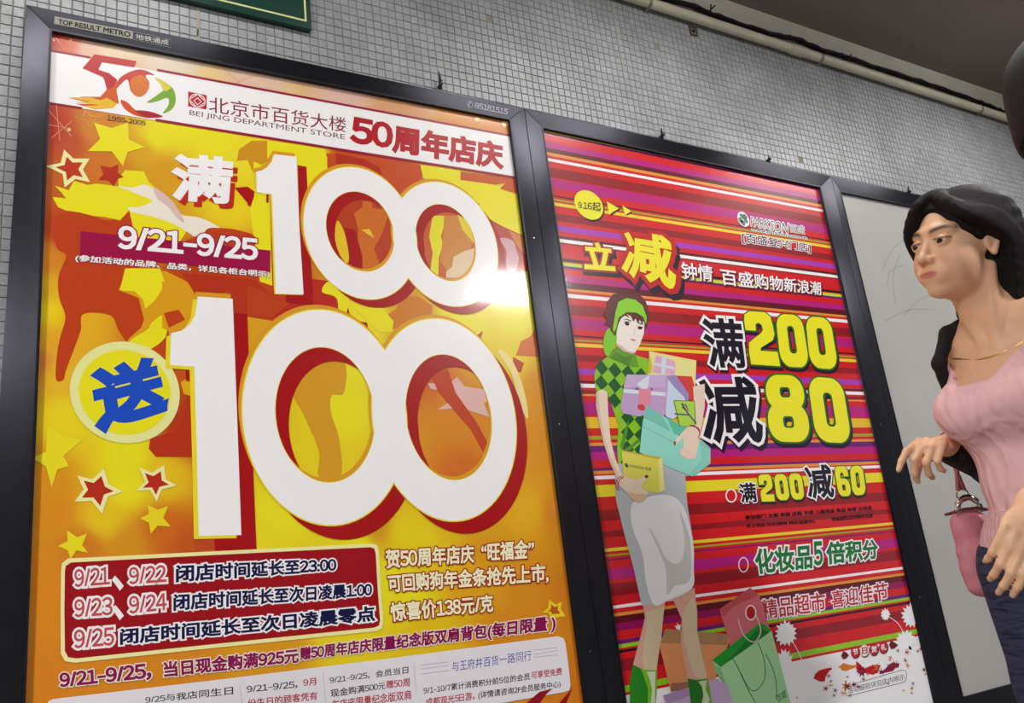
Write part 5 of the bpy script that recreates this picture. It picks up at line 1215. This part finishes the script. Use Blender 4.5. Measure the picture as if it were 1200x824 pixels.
def head(Fd, c, R, female=True, sc=1.0):
    c = np.array(c, float)
    P = lambda *v: c + R @ (np.array(v)*sc)
    E = lambda p, r, k=.01, op='+': Fd.ell(P(*p), np.array(r)*sc, k, R, op)
    C = lambda a, b, ra, rb, k=.006, op='+': Fd.cap(P(*a), P(*b), ra*sc, rb*sc, k, op)
    E((-.016, 0, .032), (.093, .074, .084), .01)
    E((.030, 0, -.010), (.060, .063, .085), .02)
    E((.034, 0, -.068), (.044, .047, .036), .028)
    E((.069, 0, -.090), (.018, .022, .016), .018)
    for q in (1, -1):
        E((.050, q*.036, -.036), (.029, .026, .030), .028)
        C((.082, q*.012, .030), (.070, q*.046, .030), .010, .009, .012)
    for q in (1, -1): E((.1, q*.033, .008), (.016, .019, .0115), .012, '-')
    C((.083, 0, .018), (.101, 0, -.022), .0068, .0092, .008)
    E((.104, 0, -.027), (.0105, .0105, .009), .007)
    for q in (1, -1): E((.095, q*.0125, -.029), (.010, .007, .0075), .005)
    for q in (1, -1): E((.102, q*.0062, -.0365), (.0045, .0032, .003), .002, '-')
    E((.080, 0, -.058), (.016, .034, .020), .014)
    # lips
    for q in (1, -1): C((.0915, q*.0060, -.0545), (.080, q*.0250, -.0585), .0044, .0022, .003)
    C((.0900, -.008, -.0640), (.0900, .008, -.0640), .0052, .0052, .004)
    for q in (1, -1): C((.0900, q*.009, -.0638), (.0795, q*.024, -.0598), .0040, .0020, .003)
    C((.0962, -.019, -.0592), (.0962, .019, -.0592), .0018, .0018, .002, '-')
    # eyelids around the eyeballs
    for q in (1, -1):
        eb = (.0775, q*.0325, .006)
        E(eb, (.0142, .0148, .0142), .003)
        E((.0965, q*.034, .0045), (.0098, .0138, .0048), .001, '-')
        C((.0905, q*.021, .0105), (.0845, q*.046, .0100), .0022, .0022, .003)
        # ear
        E((-.004, q*.071, .0), (.015, .006, .027), .006)
        C((-.018, q*.079, .010), (-.006, q*.080, .028), .0045, .0045, .004); C((-.006, q*.080, .028), (.008, q*.076, .016), .0045, .004, .004); C((-.018, q*.079, .010), (-.004, q*.076, -.026), .0045, .006, .004)
        E((.004, q*.081, .002), (.008, .005, .012), .003, op='-')
def eyeballs(fig, c, R, parent, look=(0, 0), hs=1.0):
    out = []
    for q in (1, -1):
        ctr = np.array(c) + R @ (np.array((.0785, q*.0325, .006))*hs); g_ = R @ rotm(look[0], look[1]) @ np.array((1., 0, 0))
        bm = bmesh.new(); bmesh.ops.create_uvsphere(bm, u_segments=24, v_segments=16, radius=.0129*hs)
        me = bpy.data.meshes.new('eyeball'); W_ = Vector(fig.f)*g_[0] + Vector(fig.l)*g_[1] + Vector((0, 0, 1))*g_[2]
        rot = Vector((0, 0, 1)).rotation_difference(W_).to_matrix()
        me.materials.append(mat('eye_white', (225, 215, 208), rough=.2)); me.materials.append(mat('eye_iris', (38, 22, 16), rough=.15))
        for f in bm.faces:
            if f.calc_center_median().z > .0129*hs*.86: f.material_index = 1
            f.smooth = True
        pw = (fig.f*ctr[0] + fig.l*ctr[1] + Vector((0, 0, ctr[2])))*fig.sc
        for v in bm.verts: v.co = rot @ v.co + Vector(pw)
        bm.to_mesh(me); bm.free(); o = bpy.data.objects.new('eyeball', me); COL.objects.link(o); o.parent = parent; out.append(o)
    return out

# ================================================================== the walking woman
HX, HY = 1.617, -D0 + .855
wom = Figure(HX, HY, 180.0)          # walks towards -x; her left side faces the camera
HC = np.array((.047, -.004, 1.4615)); HR = rotm(-13, 0, 11)   # face turned a little to the wall
HS = .917
Rk = axis
GX = axis([(-.30, -.04, .006), (-.04, .165, .002), (.165, .42, .004)])
GY = axis([(-.32, -.095, .004), (-.095, .085, .002), (.085, .32, .0045)])
GZ = axis([(-.01, .82, .011), (.82, 1.15, .0036), (1.15, 1.33, .005), (1.33, 1.56, .002), (1.56, 1.60, .01)])
def torso(Fd, g=0.0, bust=True, top=True, k=.03):
    E = Fd.ell
    E((-.035, .006, .90), (.105+g, .148+g, .10+g), k)
    E((-.06, .07, .86), (.10+g, .082+g, .09+g), k); E((-.06, -.055, .86), (.10+g, .082+g, .09+g), k)
    E((-.02, .006, 1.02), (.085+g, .116+g, .12+g), k)
    E((-.012, 0, 1.16), (.094+g, .134+g, .13+g), k)
    if bust:
        for q in (1, -1): E((.062, q*.062, 1.155), (.052+g, .056+g, .052+g), .03)
    for q in (1, -1):
        Fd.cap((-.012, q*.06, 1.285), ((-.012, .155, 1.265) if q == 1 else (-.06, -.128, 1.268)), .048+g, .044+g, k)
SH = {1: np.array((-.005, .168, 1.262)), -1: np.array((-.085, -.128, 1.262))}
ELB = {1: np.array((.07, .235, 1.045)), -1: np.array((-.235, -.175, 1.055))}
WRI = {1: np.array((.265, .115, .965)), -1: np.array((.012, -.150, 1.105))}
def arm(Fd, q, g=0.0, to=1.0, k=.02):
    a, b, c = SH[q], ELB[q], WRI[q]
    Fd.chain([a, a+(b-a)*.5, b], [.046+g, .040+g, .034+g], k)
    Fd.chain([b, b+(c-b)*.35*to, b+(c-b)*to], [.034+g, .034+g, (.034-(.034-.022)*to)+g], k)
LEG = {1: [(-.03, .085, .86), (.045, .085, .46), (-.04, .085, .09)], -1: [(-.03, -.072, .86), (-.04, -.075, .46), (-.23, -.08, .14)]}
def leg(Fd, q, g=0.0, k=.02):
    a, b, c = [np.array(v) for v in LEG[q]]
    Fd.chain([a, a+(b-a)*.5, b], [.088+g, .075+g, .053+g], k)
    Fd.chain([b, b+(c-b)*.3, c], [.053+g, .052+g, .036+g], k)
Fd = Field(GX, GY, GZ)
torso(Fd)
for q in (1, -1): arm(Fd, q); leg(Fd, q)
# neck
Fd.chain([(-.02, 0, 1.27), (.000, -.002, 1.33), HC + HR @ np.array((-.022, 0, -.07))*HS], [.060, .049, .046], .03)
for q in (1, -1):
    Fd.cap((-.03, 0, 1.335), ((-.015, .13, 1.28) if q == 1 else (-.055, -.11, 1.285)), .034, .028, .035)
    Fd.cap((.045, q*.012, 1.262), (-.01*(1-q), q*.115, 1.290), .0085, .008, .012)                                   # collar bone
    Fd.cap((.045, q*.010, 1.262), HC + HR @ np.array((-.01, q*.055, -.05))*HS, .007, .012, .014)                    # neck tendon
head(Fd, HC, HR, sc=HS)
r_ = lambda *a: [math.radians(v) for v in a]
# right hand (wall side), relaxed, index reaching forward
hand(Fd, WRI[-1] + np.array((.008, .002, .002)), (.97, .10, -.02), (-.02, .35, 1), 1, [r_(24, 26, 14), r_(44, 56, 30), r_(56, 64, 34), r_(64, 66, 34)], thumb=[(.02, .026, -.010), (.045, .036, -.030), (.062, .034, -.054), (.07, .028, -.078)], sc=.88)
# left hand in front of the thigh
hand(Fd, WRI[1] + np.array((.005, 0, -.003)), (.66, -.12, -.72), (.55, .75, .35), -1, [r_(20, 30, 16), r_(26, 34, 20), r_(32, 38, 22), r_(38, 42, 22)], spread=.0, sc=.86)
LIPC = np.array((208, 120, 110.)); SKC = np.array((238, 188, 152.))
def tone_w(V):
    L_ = (V - HC) @ HR / HS; out = np.tile(SKC, (len(V), 1))
    def blend(w, c): nonlocal out; w = np.clip(w, 0, 1)[:, None]; out = out*(1-w) + np.array(c, float)*w
    fr = L_[:, 0] > .07
    # lips
    a = ((L_[:, 1])/.0245)**2 + ((L_[:, 2]+.0595)/.0080)**2
    blend((1.15-a)*1.6*fr, LIPC)
    # brows
    for q in (1, -1):
        y = L_[:, 1]*q; zc = .0265 + .006*np.sin((y-.012)/.04*math.pi*.75)
        w = np.exp(-((L_[:, 2]-zc)/.0038)**2)*(1/(1+np.exp(-(y-.013)/.002)))*(1/(1+np.exp((y-.053)/.003)))
        blend(w*.82*(L_[:, 0] > .04), (46, 32, 28))
        # lash line
        w = np.exp(-((L_[:, 2]-.0105)/.0018)**2)*(1/(1+np.exp(-(y-.019)/.001)))*(1/(1+np.exp((y-.048)/.001)))
        blend(w*.75*fr, (44, 28, 26))
        blend(np.exp(-((L_[:, 1]-q*.045)**2+(L_[:, 2]+.03)**2)/.018**2)*.25*(L_[:, 0] > .02), (224, 136, 116))
    return out
body = wom.build('person', Fd.mesh(), M_skin, tone=tone_w)
tag(body, 'walking woman in a pink top and open black jacket with a pink purse', 'person', 'people walking past')
eyeballs(wom, HC, HR, body, look=(6, -10), hs=HS)

def clip(Fd, fn, lo, hi, op='-'):
    """cut away where fn < 0"""
    Fd.apply(lambda X, Y, Z: fn(X, Y, Z).astype(np.float32), lo, hi, 0, '-')
# pink top
GT = (axis([(-.22, .26, .0045)]), axis([(-.27, .27, .0045)]), axis([(.88, 1.36, .0045)]))
Ft = Field(*GT)
torso(Ft, .007)
Ft.ell((.06, 0, 1.15), (.052, .05, .05), .03)
BIGN = np.float32(-1)
def cut(Fd, fn): 
    X = Fd.ax[0][:, None, None]; Y = Fd.ax[1][None, :, None]; Z = Fd.ax[2][None, None, :]
    Fd.D = np.maximum(Fd.D, fn(X, Y, Z).astype(np.float32))
cut(Ft, lambda X, Y, Z: (.905 - Z) + 0*X + 0*Y)                                          # hem
cut(Ft, lambda X, Y, Z: (Z - (1.196 + np.clip(np.abs(Y+.02+0*X)-.03, 0, 1)*1.05)) * .65)   # scooped neckline
cut(Ft, lambda X, Y, Z: (np.abs(Y) - .150 + 0*X + 0*Z))
# rib band at the hem
topo = wom.build('pink_top', Ft.mesh(), mat('pink_knit', (246, 196, 200), rough=.85, var=.03, vscale=60, bump=.25, bscale=900), body)
Fb = Field(axis([(-.2, .2, .004)]), axis([(-.24, .24, .004)]), axis([(.885, 1.0, .0035)]))
torso(Fb, .0125)
cut(Fb, lambda X, Y, Z: np.maximum(.901 - Z, Z - .968) + 0*X + 0*Y)
wom.build('rib_band', Fb.mesh(), mat('pink_rib', (242, 190, 196), rough=.9, bump=.3, bscale=1400), body)
# black open jacket
Fj = Field(axis([(-.30, .30, .005)]), axis([(-.31, .31, .005)]), axis([(.86, 1.40, .005)]))
torso(Fj, .017)
cut(Fj, lambda X, Y, Z: (X - np.where(Y > 0, -.02 + np.clip((np.abs(Y)-.105)*4, -1, .2), -.09 + np.clip((np.abs(Y)-.10)*1, -1, .02)) + 0*Z))
cut(Fj, lambda X, Y, Z: (Z - (1.31 + 0*X) + 0*Y) * 1.0)
cut(Fj, lambda X, Y, Z: (.052 - np.sqrt((X+.01)**2+(Y)**2) + 0*Z))
arm(Fj, 1, .014, .6); arm(Fj, -1, .013, .93)
# turned-back front edges
Fj.chain([(.035, .108, 1.30), (.075, .125, 1.22), (.085, .135, 1.12), (.07, .145, 1.0), (.065, .15, .90)], [.014, .013, .012, .012, .012], .012)
Fj.chain([(.03, -.085, 1.315), (.045, -.108, 1.26), (-.02, -.14, 1.17), (-.07, -.15, 1.05), (-.10, -.15, .92)], [.014, .012, .010, .010, .010], .012)
Fj.chain([(.03, -.085, 1.315), (-.03, -.06, 1.345), (-.055, 0, 1.35), (-.03, .06, 1.34), (.035, .108, 1.30)], [.013]*5, .01)
cut(Fj, lambda X, Y, Z: .885 - Z + 0*X + 0*Y)
wom.build('black_jacket', Fj.mesh(), mat('black_jersey', (18, 17, 21), rough=.85, bump=.2, bscale=500), body)
# jeans
Fq = Field(axis([(-.34, .26, .0075)]), axis([(-.26, .26, .0065)]), axis([(.07, .70, .009), (.70, .97, .0055)]))
torso(Fq, .008, False)
for q in (1, -1): leg(Fq, q, .009)
for z_, x_ in ((.80, .10), (.765, .108), (.72, .11), (.68, .112), (.62, .115)):
    Fq.cap((x_, .03, z_), (x_-.02, .15, z_+.02), .004, .003, .008)
cut(Fq, lambda X, Y, Z: Z - .915 + .12*np.clip(X, -.2, .2) + 0*Y)
wom.build('jeans', Fq.mesh(), mat('dark_denim', (46, 50, 78), rough=.85, var=.12, vscale=70, bump=.3, bscale=900), body)
# shoes
for q in (1, -1):
    c = np.array(LEG[q][2]); Fs = Field(axis([(c[0]-.12, c[0]+.26, .006)]), axis([(c[1]-.07, c[1]+.07, .006)]), axis([(-.02, .18, .006)]))
    z0 = 0 if q == 1 else .05
    Fs.ell((c[0]+.01, c[1], .05+z0), (.055, .038, .045), .01); Fs.ell((c[0]+.10, c[1], .032+z0), (.085, .042, .03), .03); Fs.ell((c[0]+.04, c[1], .05+z0), (.07, .036, .035), .02)
    cut(Fs, lambda X, Y, Z: (z0*.2+.002) - Z + 0*X + 0*Y)
    wom.build('shoe', Fs.mesh(), mat('black_leather', (22, 20, 20), rough=.4), body)
# hair
Fh = Field(axis([(-.22, .20, .0034)]), axis([(-.17, .16, .0034)]), axis([(1.14, 1.61, .0036)]))
Hh = lambda *v: HC + HR @ np.array(v)*HS
Fh.ell(Hh(-.022, .002, .040), (.104*HS, .084*HS, .092*HS), .01, HR)
Fh.ell(Hh(-.050, 0, -.01), (.074, .074, .085), .03, HR)
Fh.ell(Hh(-.065, .014, -.10), (.050, .062, .10), .03, HR)
cl = Fh.chain
# clear the face
Fh.ell(Hh(.105, -.010, -.035), (.078, .066, .108), .012, HR, '-')
Fh.ell(Hh(.045, 0.0, -.10), (.055, .062, .07), .012, HR, '-')
Fh.ell(Hh(.010, .098, -.026), (.036, .034, .038), .01, HR, '-')
rs_ = random.Random(11)
def lock(p, r, k=.006):
    pts = ospline(p, 3); n = len(pts); cl([Hh(*q) for q in pts], [r*(.75+.35*math.sin(math.pi*min(1, (i+.6)/n))) * (1 - .75*max(0, (i/(n-1)-.7)/.3)) for i in range(n)], k)
# crown to the near (left) side, sweeping off the forehead and behind the ear
for j in range(9):
    t = j/8
    lock([(.02+.03*t, -.012, .118-.006*t), (.068+.012*t-.03*t*t, .030, .094-.012*t), (.060-.055*t, .070+.006*t, .056), (.018-.05*t, .082+.002*t, .032), (-.030-.03*t, .086, -.005-.01*t), (-.045-.03*t, .080, -.08-.02*t), (-.045-.035*t, .07-.01*t, -.175-.02*t), (-.04-.03*t, .062, -.215+.02*t)], .0105)
# far (right) side: fringe curtain along the cheek
for j in range(9):
    t = j/8
    lock([(.02+.03*t, -.018, .118-.006*t), (.074-.01*t, -.028, .094), (.080-.035*t, -.054, .045), (.058-.045*t, -.068-.002*t, .008), (.022-.045*t, -.074, -.030), (-.03-.03*t, -.062, -.08), (-.05-.03*t, -.048, -.15-.02*t), (-.04-.03*t, -.044, -.225+.02*t)], .0088)
for j in range(14):
    a = math.radians(105 + j*150/13); r0 = .088
    lock([(-.02, 0, .112), (-.03+.07*math.cos(a), .07*math.sin(a), .080), (-.03+.090*math.cos(a), .086*math.sin(a), .0), (-.045+.078*math.cos(a), .088*math.sin(a), -.10), (-.05+.06*math.cos(a), .08*math.sin(a), -.19+rs_.uniform(-.03, .02))], .011)
wom.build('hair', Fh.mesh(), M_hair, body)
# necklace
nk = [(.050, 0, 1.215), (.052, .03, 1.235), (.035, .055, 1.285), (.0, .062, 1.325), (-.04, .045, 1.345), (-.055, 0, 1.352), (-.04, -.045, 1.345), (.0, -.062, 1.325), (.035, -.055, 1.285), (.052, -.03, 1.235), (.050, 0, 1.215)]
def tube_local(fig, pts, r, name, m, parent, n=6):
    b_ = BX(); W_ = [tuple(np.array(p)) for p in (fig.W(np.array(pts)) - np.array(fig.o)[None])]
    b_.tube(W_, r, n); o = b_.build(name, m, parent); autosmooth(o, 60); return o
def folded(m, scale, strength):
    nt = m.node_tree; b = nt.nodes['Principled BSDF']; g = nt.nodes.new('ShaderNodeNewGeometry'); mp = nt.nodes.new('ShaderNodeMapping'); mp.inputs['Rotation'].default_value = (.3, .5, .4); mp.inputs['Scale'].default_value = scale
    n = nt.nodes.new('ShaderNodeTexNoise'); n.inputs['Scale'].default_value = 1.0; n.inputs['Detail'].default_value = 1; n.inputs['Distortion'].default_value = .6
    bp = nt.nodes.new('ShaderNodeBump'); bp.inputs['Strength'].default_value = strength; bp.inputs['Distance'].default_value = .03
    nt.links.new(g.outputs['Position'], mp.inputs['Vector']); nt.links.new(mp.outputs[0], n.inputs['Vector']); nt.links.new(n.outputs['Fac'], bp.inputs['Height']); nt.links.new(bp.outputs[0], b.inputs['Normal'])
folded(MATS['pink_rib'], (260, 260, 2), .5); folded(MATS['pink_knit'], (26, 26, 9), .7); folded(MATS['dark_denim'], (14, 14, 60), .6); folded(MATS['black_jersey'], (22, 22, 8), .7)
M_gold = mat('fine_gold_chain', (206, 170, 90), rough=.3, metal=1)
# ------------------------------------------------------------------ purse, second walker
# necklace laid on the skin by following the body field
def on_body(p, lift=.0015):
    """push a point out along +f from the neck axis until it leaves the skin"""
    c = np.array((-.02, 0, p[2])); d = np.array(p) - c; d[2] = 0; d /= np.linalg.norm(d)
    for s_ in np.arange(.20, .02, -.0015):
        q = c + d*s_; i = [int(np.clip(np.searchsorted(a, v), 1, len(a)-1)) for a, v in zip(Fd.ax, q)]
        if Fd.D[i[0], i[1], i[2]] < 0: return tuple(c + d*(s_+lift+.001))
    return tuple(p)
npts = []
for k in range(25):
    a = 2*math.pi*k/24; z = 1.285 - .045*math.cos(a)
    npts.append(on_body((-.02+.09*math.cos(a), .08*math.sin(a), z)))
tube_local(wom, npts, .0013, 'necklace', M_gold, body)
# small pink purse hanging from her right arm
PUF = np.array((-.075, -.205, .902))
Fp = Field(axis([(PUF[0]-.08, PUF[0]+.09, .0032)]), axis([(PUF[1]-.05, PUF[1]+.05, .0032)]), axis([(PUF[2]-.10, PUF[2]+.11, .0032)]))
Rp = rotm(-35, 0, 0)
for dz, rw in ((-.055, .036), (-.03, .040), (0, .039), (.03, .036), (.055, .037)):
    Fp.ell(PUF + np.array((0, 0, dz)), (rw, .019, .030), .012, Rp)
Fp.ell(PUF + np.array((0, 0, -.07)), (.030, .017, .016), .012, Rp)
mp_ = Fp.mesh()
purse = wom.build('handbag', mp_, mat('pink_leather', (208, 126, 138), rough=.45, var=.06, vscale=40, bump=.15, bscale=250))
purse.location = wom.o
tag(purse, 'small pink leather purse with a silver clasp, hanging beside her jeans', 'handbag')
M_sil = mat('polished_silver', (225, 225, 225), rough=.12, metal=1)
M_pl = mat('dusky_pink_strap', (190, 100, 118), rough=.5)
def rp(a, b, c): return tuple(PUF + Rp @ np.array((a, b, c)))
# mouth of the purse, clasp arch, ring, strap
q = BX(); W_ = lambda pts: [tuple(v) for v in (wom.W(np.array(pts)) - np.array(wom.o)[None])]
q.tube(W_([rp(-.036, .012, .078), rp(-.02, .019, .083), rp(.02, .019, .083), rp(.036, .012, .078), rp(.036, -.012, .078), rp(.0, -.019, .083), rp(-.036, -.012, .078), rp(-.036, .012, .078)]), .003, 8)
o = q.build('zip_rim', mat('maroon_piping', (110, 40, 50), rough=.5), purse); autosmooth(o, 60)
q = BX(); q.tube(W_([rp(.022*math.cos(a), .016, .082 + .024*math.sin(a)) for a in np.linspace(0, math.pi, 12)]), .0062, 10)
q.tube(W_([rp(-.026, .016, .080), rp(.026, .016, .080)]), .0035, 8)
o = q.build('clasp', M_sil, purse); autosmooth(o, 60)
q = BX(); q.tube(W_([rp(.012*math.cos(a), .004, .112 + .012*math.sin(a)) for a in np.linspace(0, 2*math.pi, 17)]), .0022, 8, caps=False)
o = q.build('strap_ring', M_sil, purse); autosmooth(o, 60)
q = BX()
for s in (-1, 1):
    pts = ospline([np.array(rp(s*.006, .002, .122)), PUF + np.array((-.01, -.004, .16)), PUF + np.array((-.03+.0, -.012 + s*.004, .21)), ELB[-1]*.55+WRI[-1]*.45 + np.array((0, s*.046, .0)), ELB[-1]*.55+WRI[-1]*.45 + np.array((0, s*.02, .046)), ELB[-1]*.55+WRI[-1]*.45 + np.array((0, 0, .052))], 5)
    q.tube(W_([tuple(p) for p in pts]), .0048, 8)
o = q.build('strap', M_pl, purse); autosmooth(o, 60)

# second walker, only the edge of the head in view
DM = .465
MX, MZ = 1.262, 1.578
man = Figure(MX, -D0 + DM, -67.0, .94)
MH = np.array((.02, 0, MZ)); MR = rotm(-6, -4, 0)
Fm = Field(axis([(-.26, -.12, .01), (-.12, .16, .004), (.16, .26, .01)]), axis([(-.28, -.12, .01), (-.12, .12, .004), (.12, .28, .01)]), axis([(-.01, 1.38, .014), (1.38, 1.67, .004)]))
_S, _E, _W, _L = dict(SH), dict(ELB), dict(WRI), dict(LEG)
up = .085
for q in (1, -1):
    SH[q] = np.array((-.01, q*.165, 1.345)); ELB[q] = np.array((-.06, q*.19, 1.09)); WRI[q] = np.array((.03, q*.185, .86))
    LEG[q] = [(.0, q*.085, .90), (q*.05, q*.085, .48), (q*.06-.02, q*.085, .09)]
def torso_m(Fd, g=0.0, k=.03):
    Fd.ell((-.0, 0, .95), (.105+g, .145+g, .11+g), k); Fd.ell((0, 0, 1.08), (.095+g, .130+g, .13+g), k); Fd.ell((0, 0, 1.23), (.105+g, .148+g, .14+g), k)
    for q in (1, -1): Fd.cap((-.012, q*.06, 1.365), (-.012, q*.150, 1.345), .050+g, .048+g, k)
torso_m(Fm)
for q in (1, -1):
    arm(Fm, q); leg(Fm, q)
    hand(Fm, WRI[q], (.15, 0, -1), (0, q, 0), q, [r_(12, 20, 12)]*4)
    Fm.cap((-.03, 0, 1.42), (-.015, q*.13, 1.37), .035, .030, .035)
Fm.chain([(-.02, 0, 1.35), (-.005, 0, 1.42), MH + MR @ np.array((-.022, 0, -.07))], [.062, .056, .054], .03)
head(Fm, MH, MR)
bm_ = man.build('person', Fm.mesh(), M_skin, tone=lambda V: np.tile(np.array((214, 140, 100.)), (len(V), 1)))
tag(bm_, 'dark-haired walker at the right edge of the photo, only the side of the head showing', 'person', 'people walking past')
eyeballs(man, MH, MR, bm_)
Fg = Field(axis([(-.15, .17, .005)]), axis([(-.15, .15, .005)]), axis([(MZ-.16, MZ+.16, .005)]))
Mh = lambda *v: MH + MR @ np.array(v)
Fg.ell(Mh(-.022, 0, .038), (.104, .088, .09), .01, MR); Fg.ell(Mh(-.05, 0, -.03), (.075, .084, .085), .03, MR)
Fg.ell(Mh(.105, 0, -.04), (.085, .062, .12), .012, MR, '-')
for j in range(7):
    t = j/6
    for s in (1, -1): Fg.chain([Mh(.02, 0, .12), Mh(.075-.02*t, s*.045, .085), Mh(.075-.05*t, s*.076, .03), Mh(.05-.05*t, s*.083, -.03-.02*t)], [.011, .011, .010, .006], .006)
cut(Fg, lambda X, Y, Z: (MZ-.005 + .5*np.clip(X, -.1, .1) - Z) + 0*Y)
man.build('hair', Fg.mesh(), M_hair, bm_)
Fc = Field(axis([(-.2, .2, .008)]), axis([(-.27, .27, .008)]), axis([(.84, 1.44, .008)]))
torso_m(Fc, .014)
for q in (1, -1): arm(Fc, q, .014, .9)
cut(Fc, lambda X, Y, Z: .86 - Z + 0*X + 0*Y); cut(Fc, lambda X, Y, Z: (.066 - np.sqrt((X+.005)**2+Y**2)) - .5*(1.39-Z)*(Z < 1.39))
man.build('dark_shirt', Fc.mesh(), mat('charcoal_cotton', (44, 44, 50), rough=.9), bm_)
Fc = Field(axis([(-.24, .24, .01)]), axis([(-.24, .24, .01)]), axis([(.05, 1.02, .01)]))
torso_m(Fc, .009)
for q in (1, -1): leg(Fc, q, .012)
cut(Fc, lambda X, Y, Z: Z - .98 + 0*X + 0*Y)
man.build('trousers', Fc.mesh(), mat('dark_trouser_cloth', (34, 34, 40), rough=.9), bm_)
for q in (1, -1):
    c = np.array(LEG[q][2]); Fs = Field(axis([(c[0]-.12, c[0]+.26, .007)]), axis([(c[1]-.07, c[1]+.07, .007)]), axis([(-.02, .15, .007)]))
    Fs.ell((c[0]+.01, c[1], .05), (.055, .038, .05), .01); Fs.ell((c[0]+.10, c[1], .032), (.085, .042, .03), .03); Fs.ell((c[0]+.04, c[1], .05), (.07, .036, .035), .02)
    cut(Fs, lambda X, Y, Z: .002 - Z + 0*X + 0*Y)
    man.build('shoe', Fs.mesh(), mat('black_leather', (22, 20, 20), rough=.4), bm_)
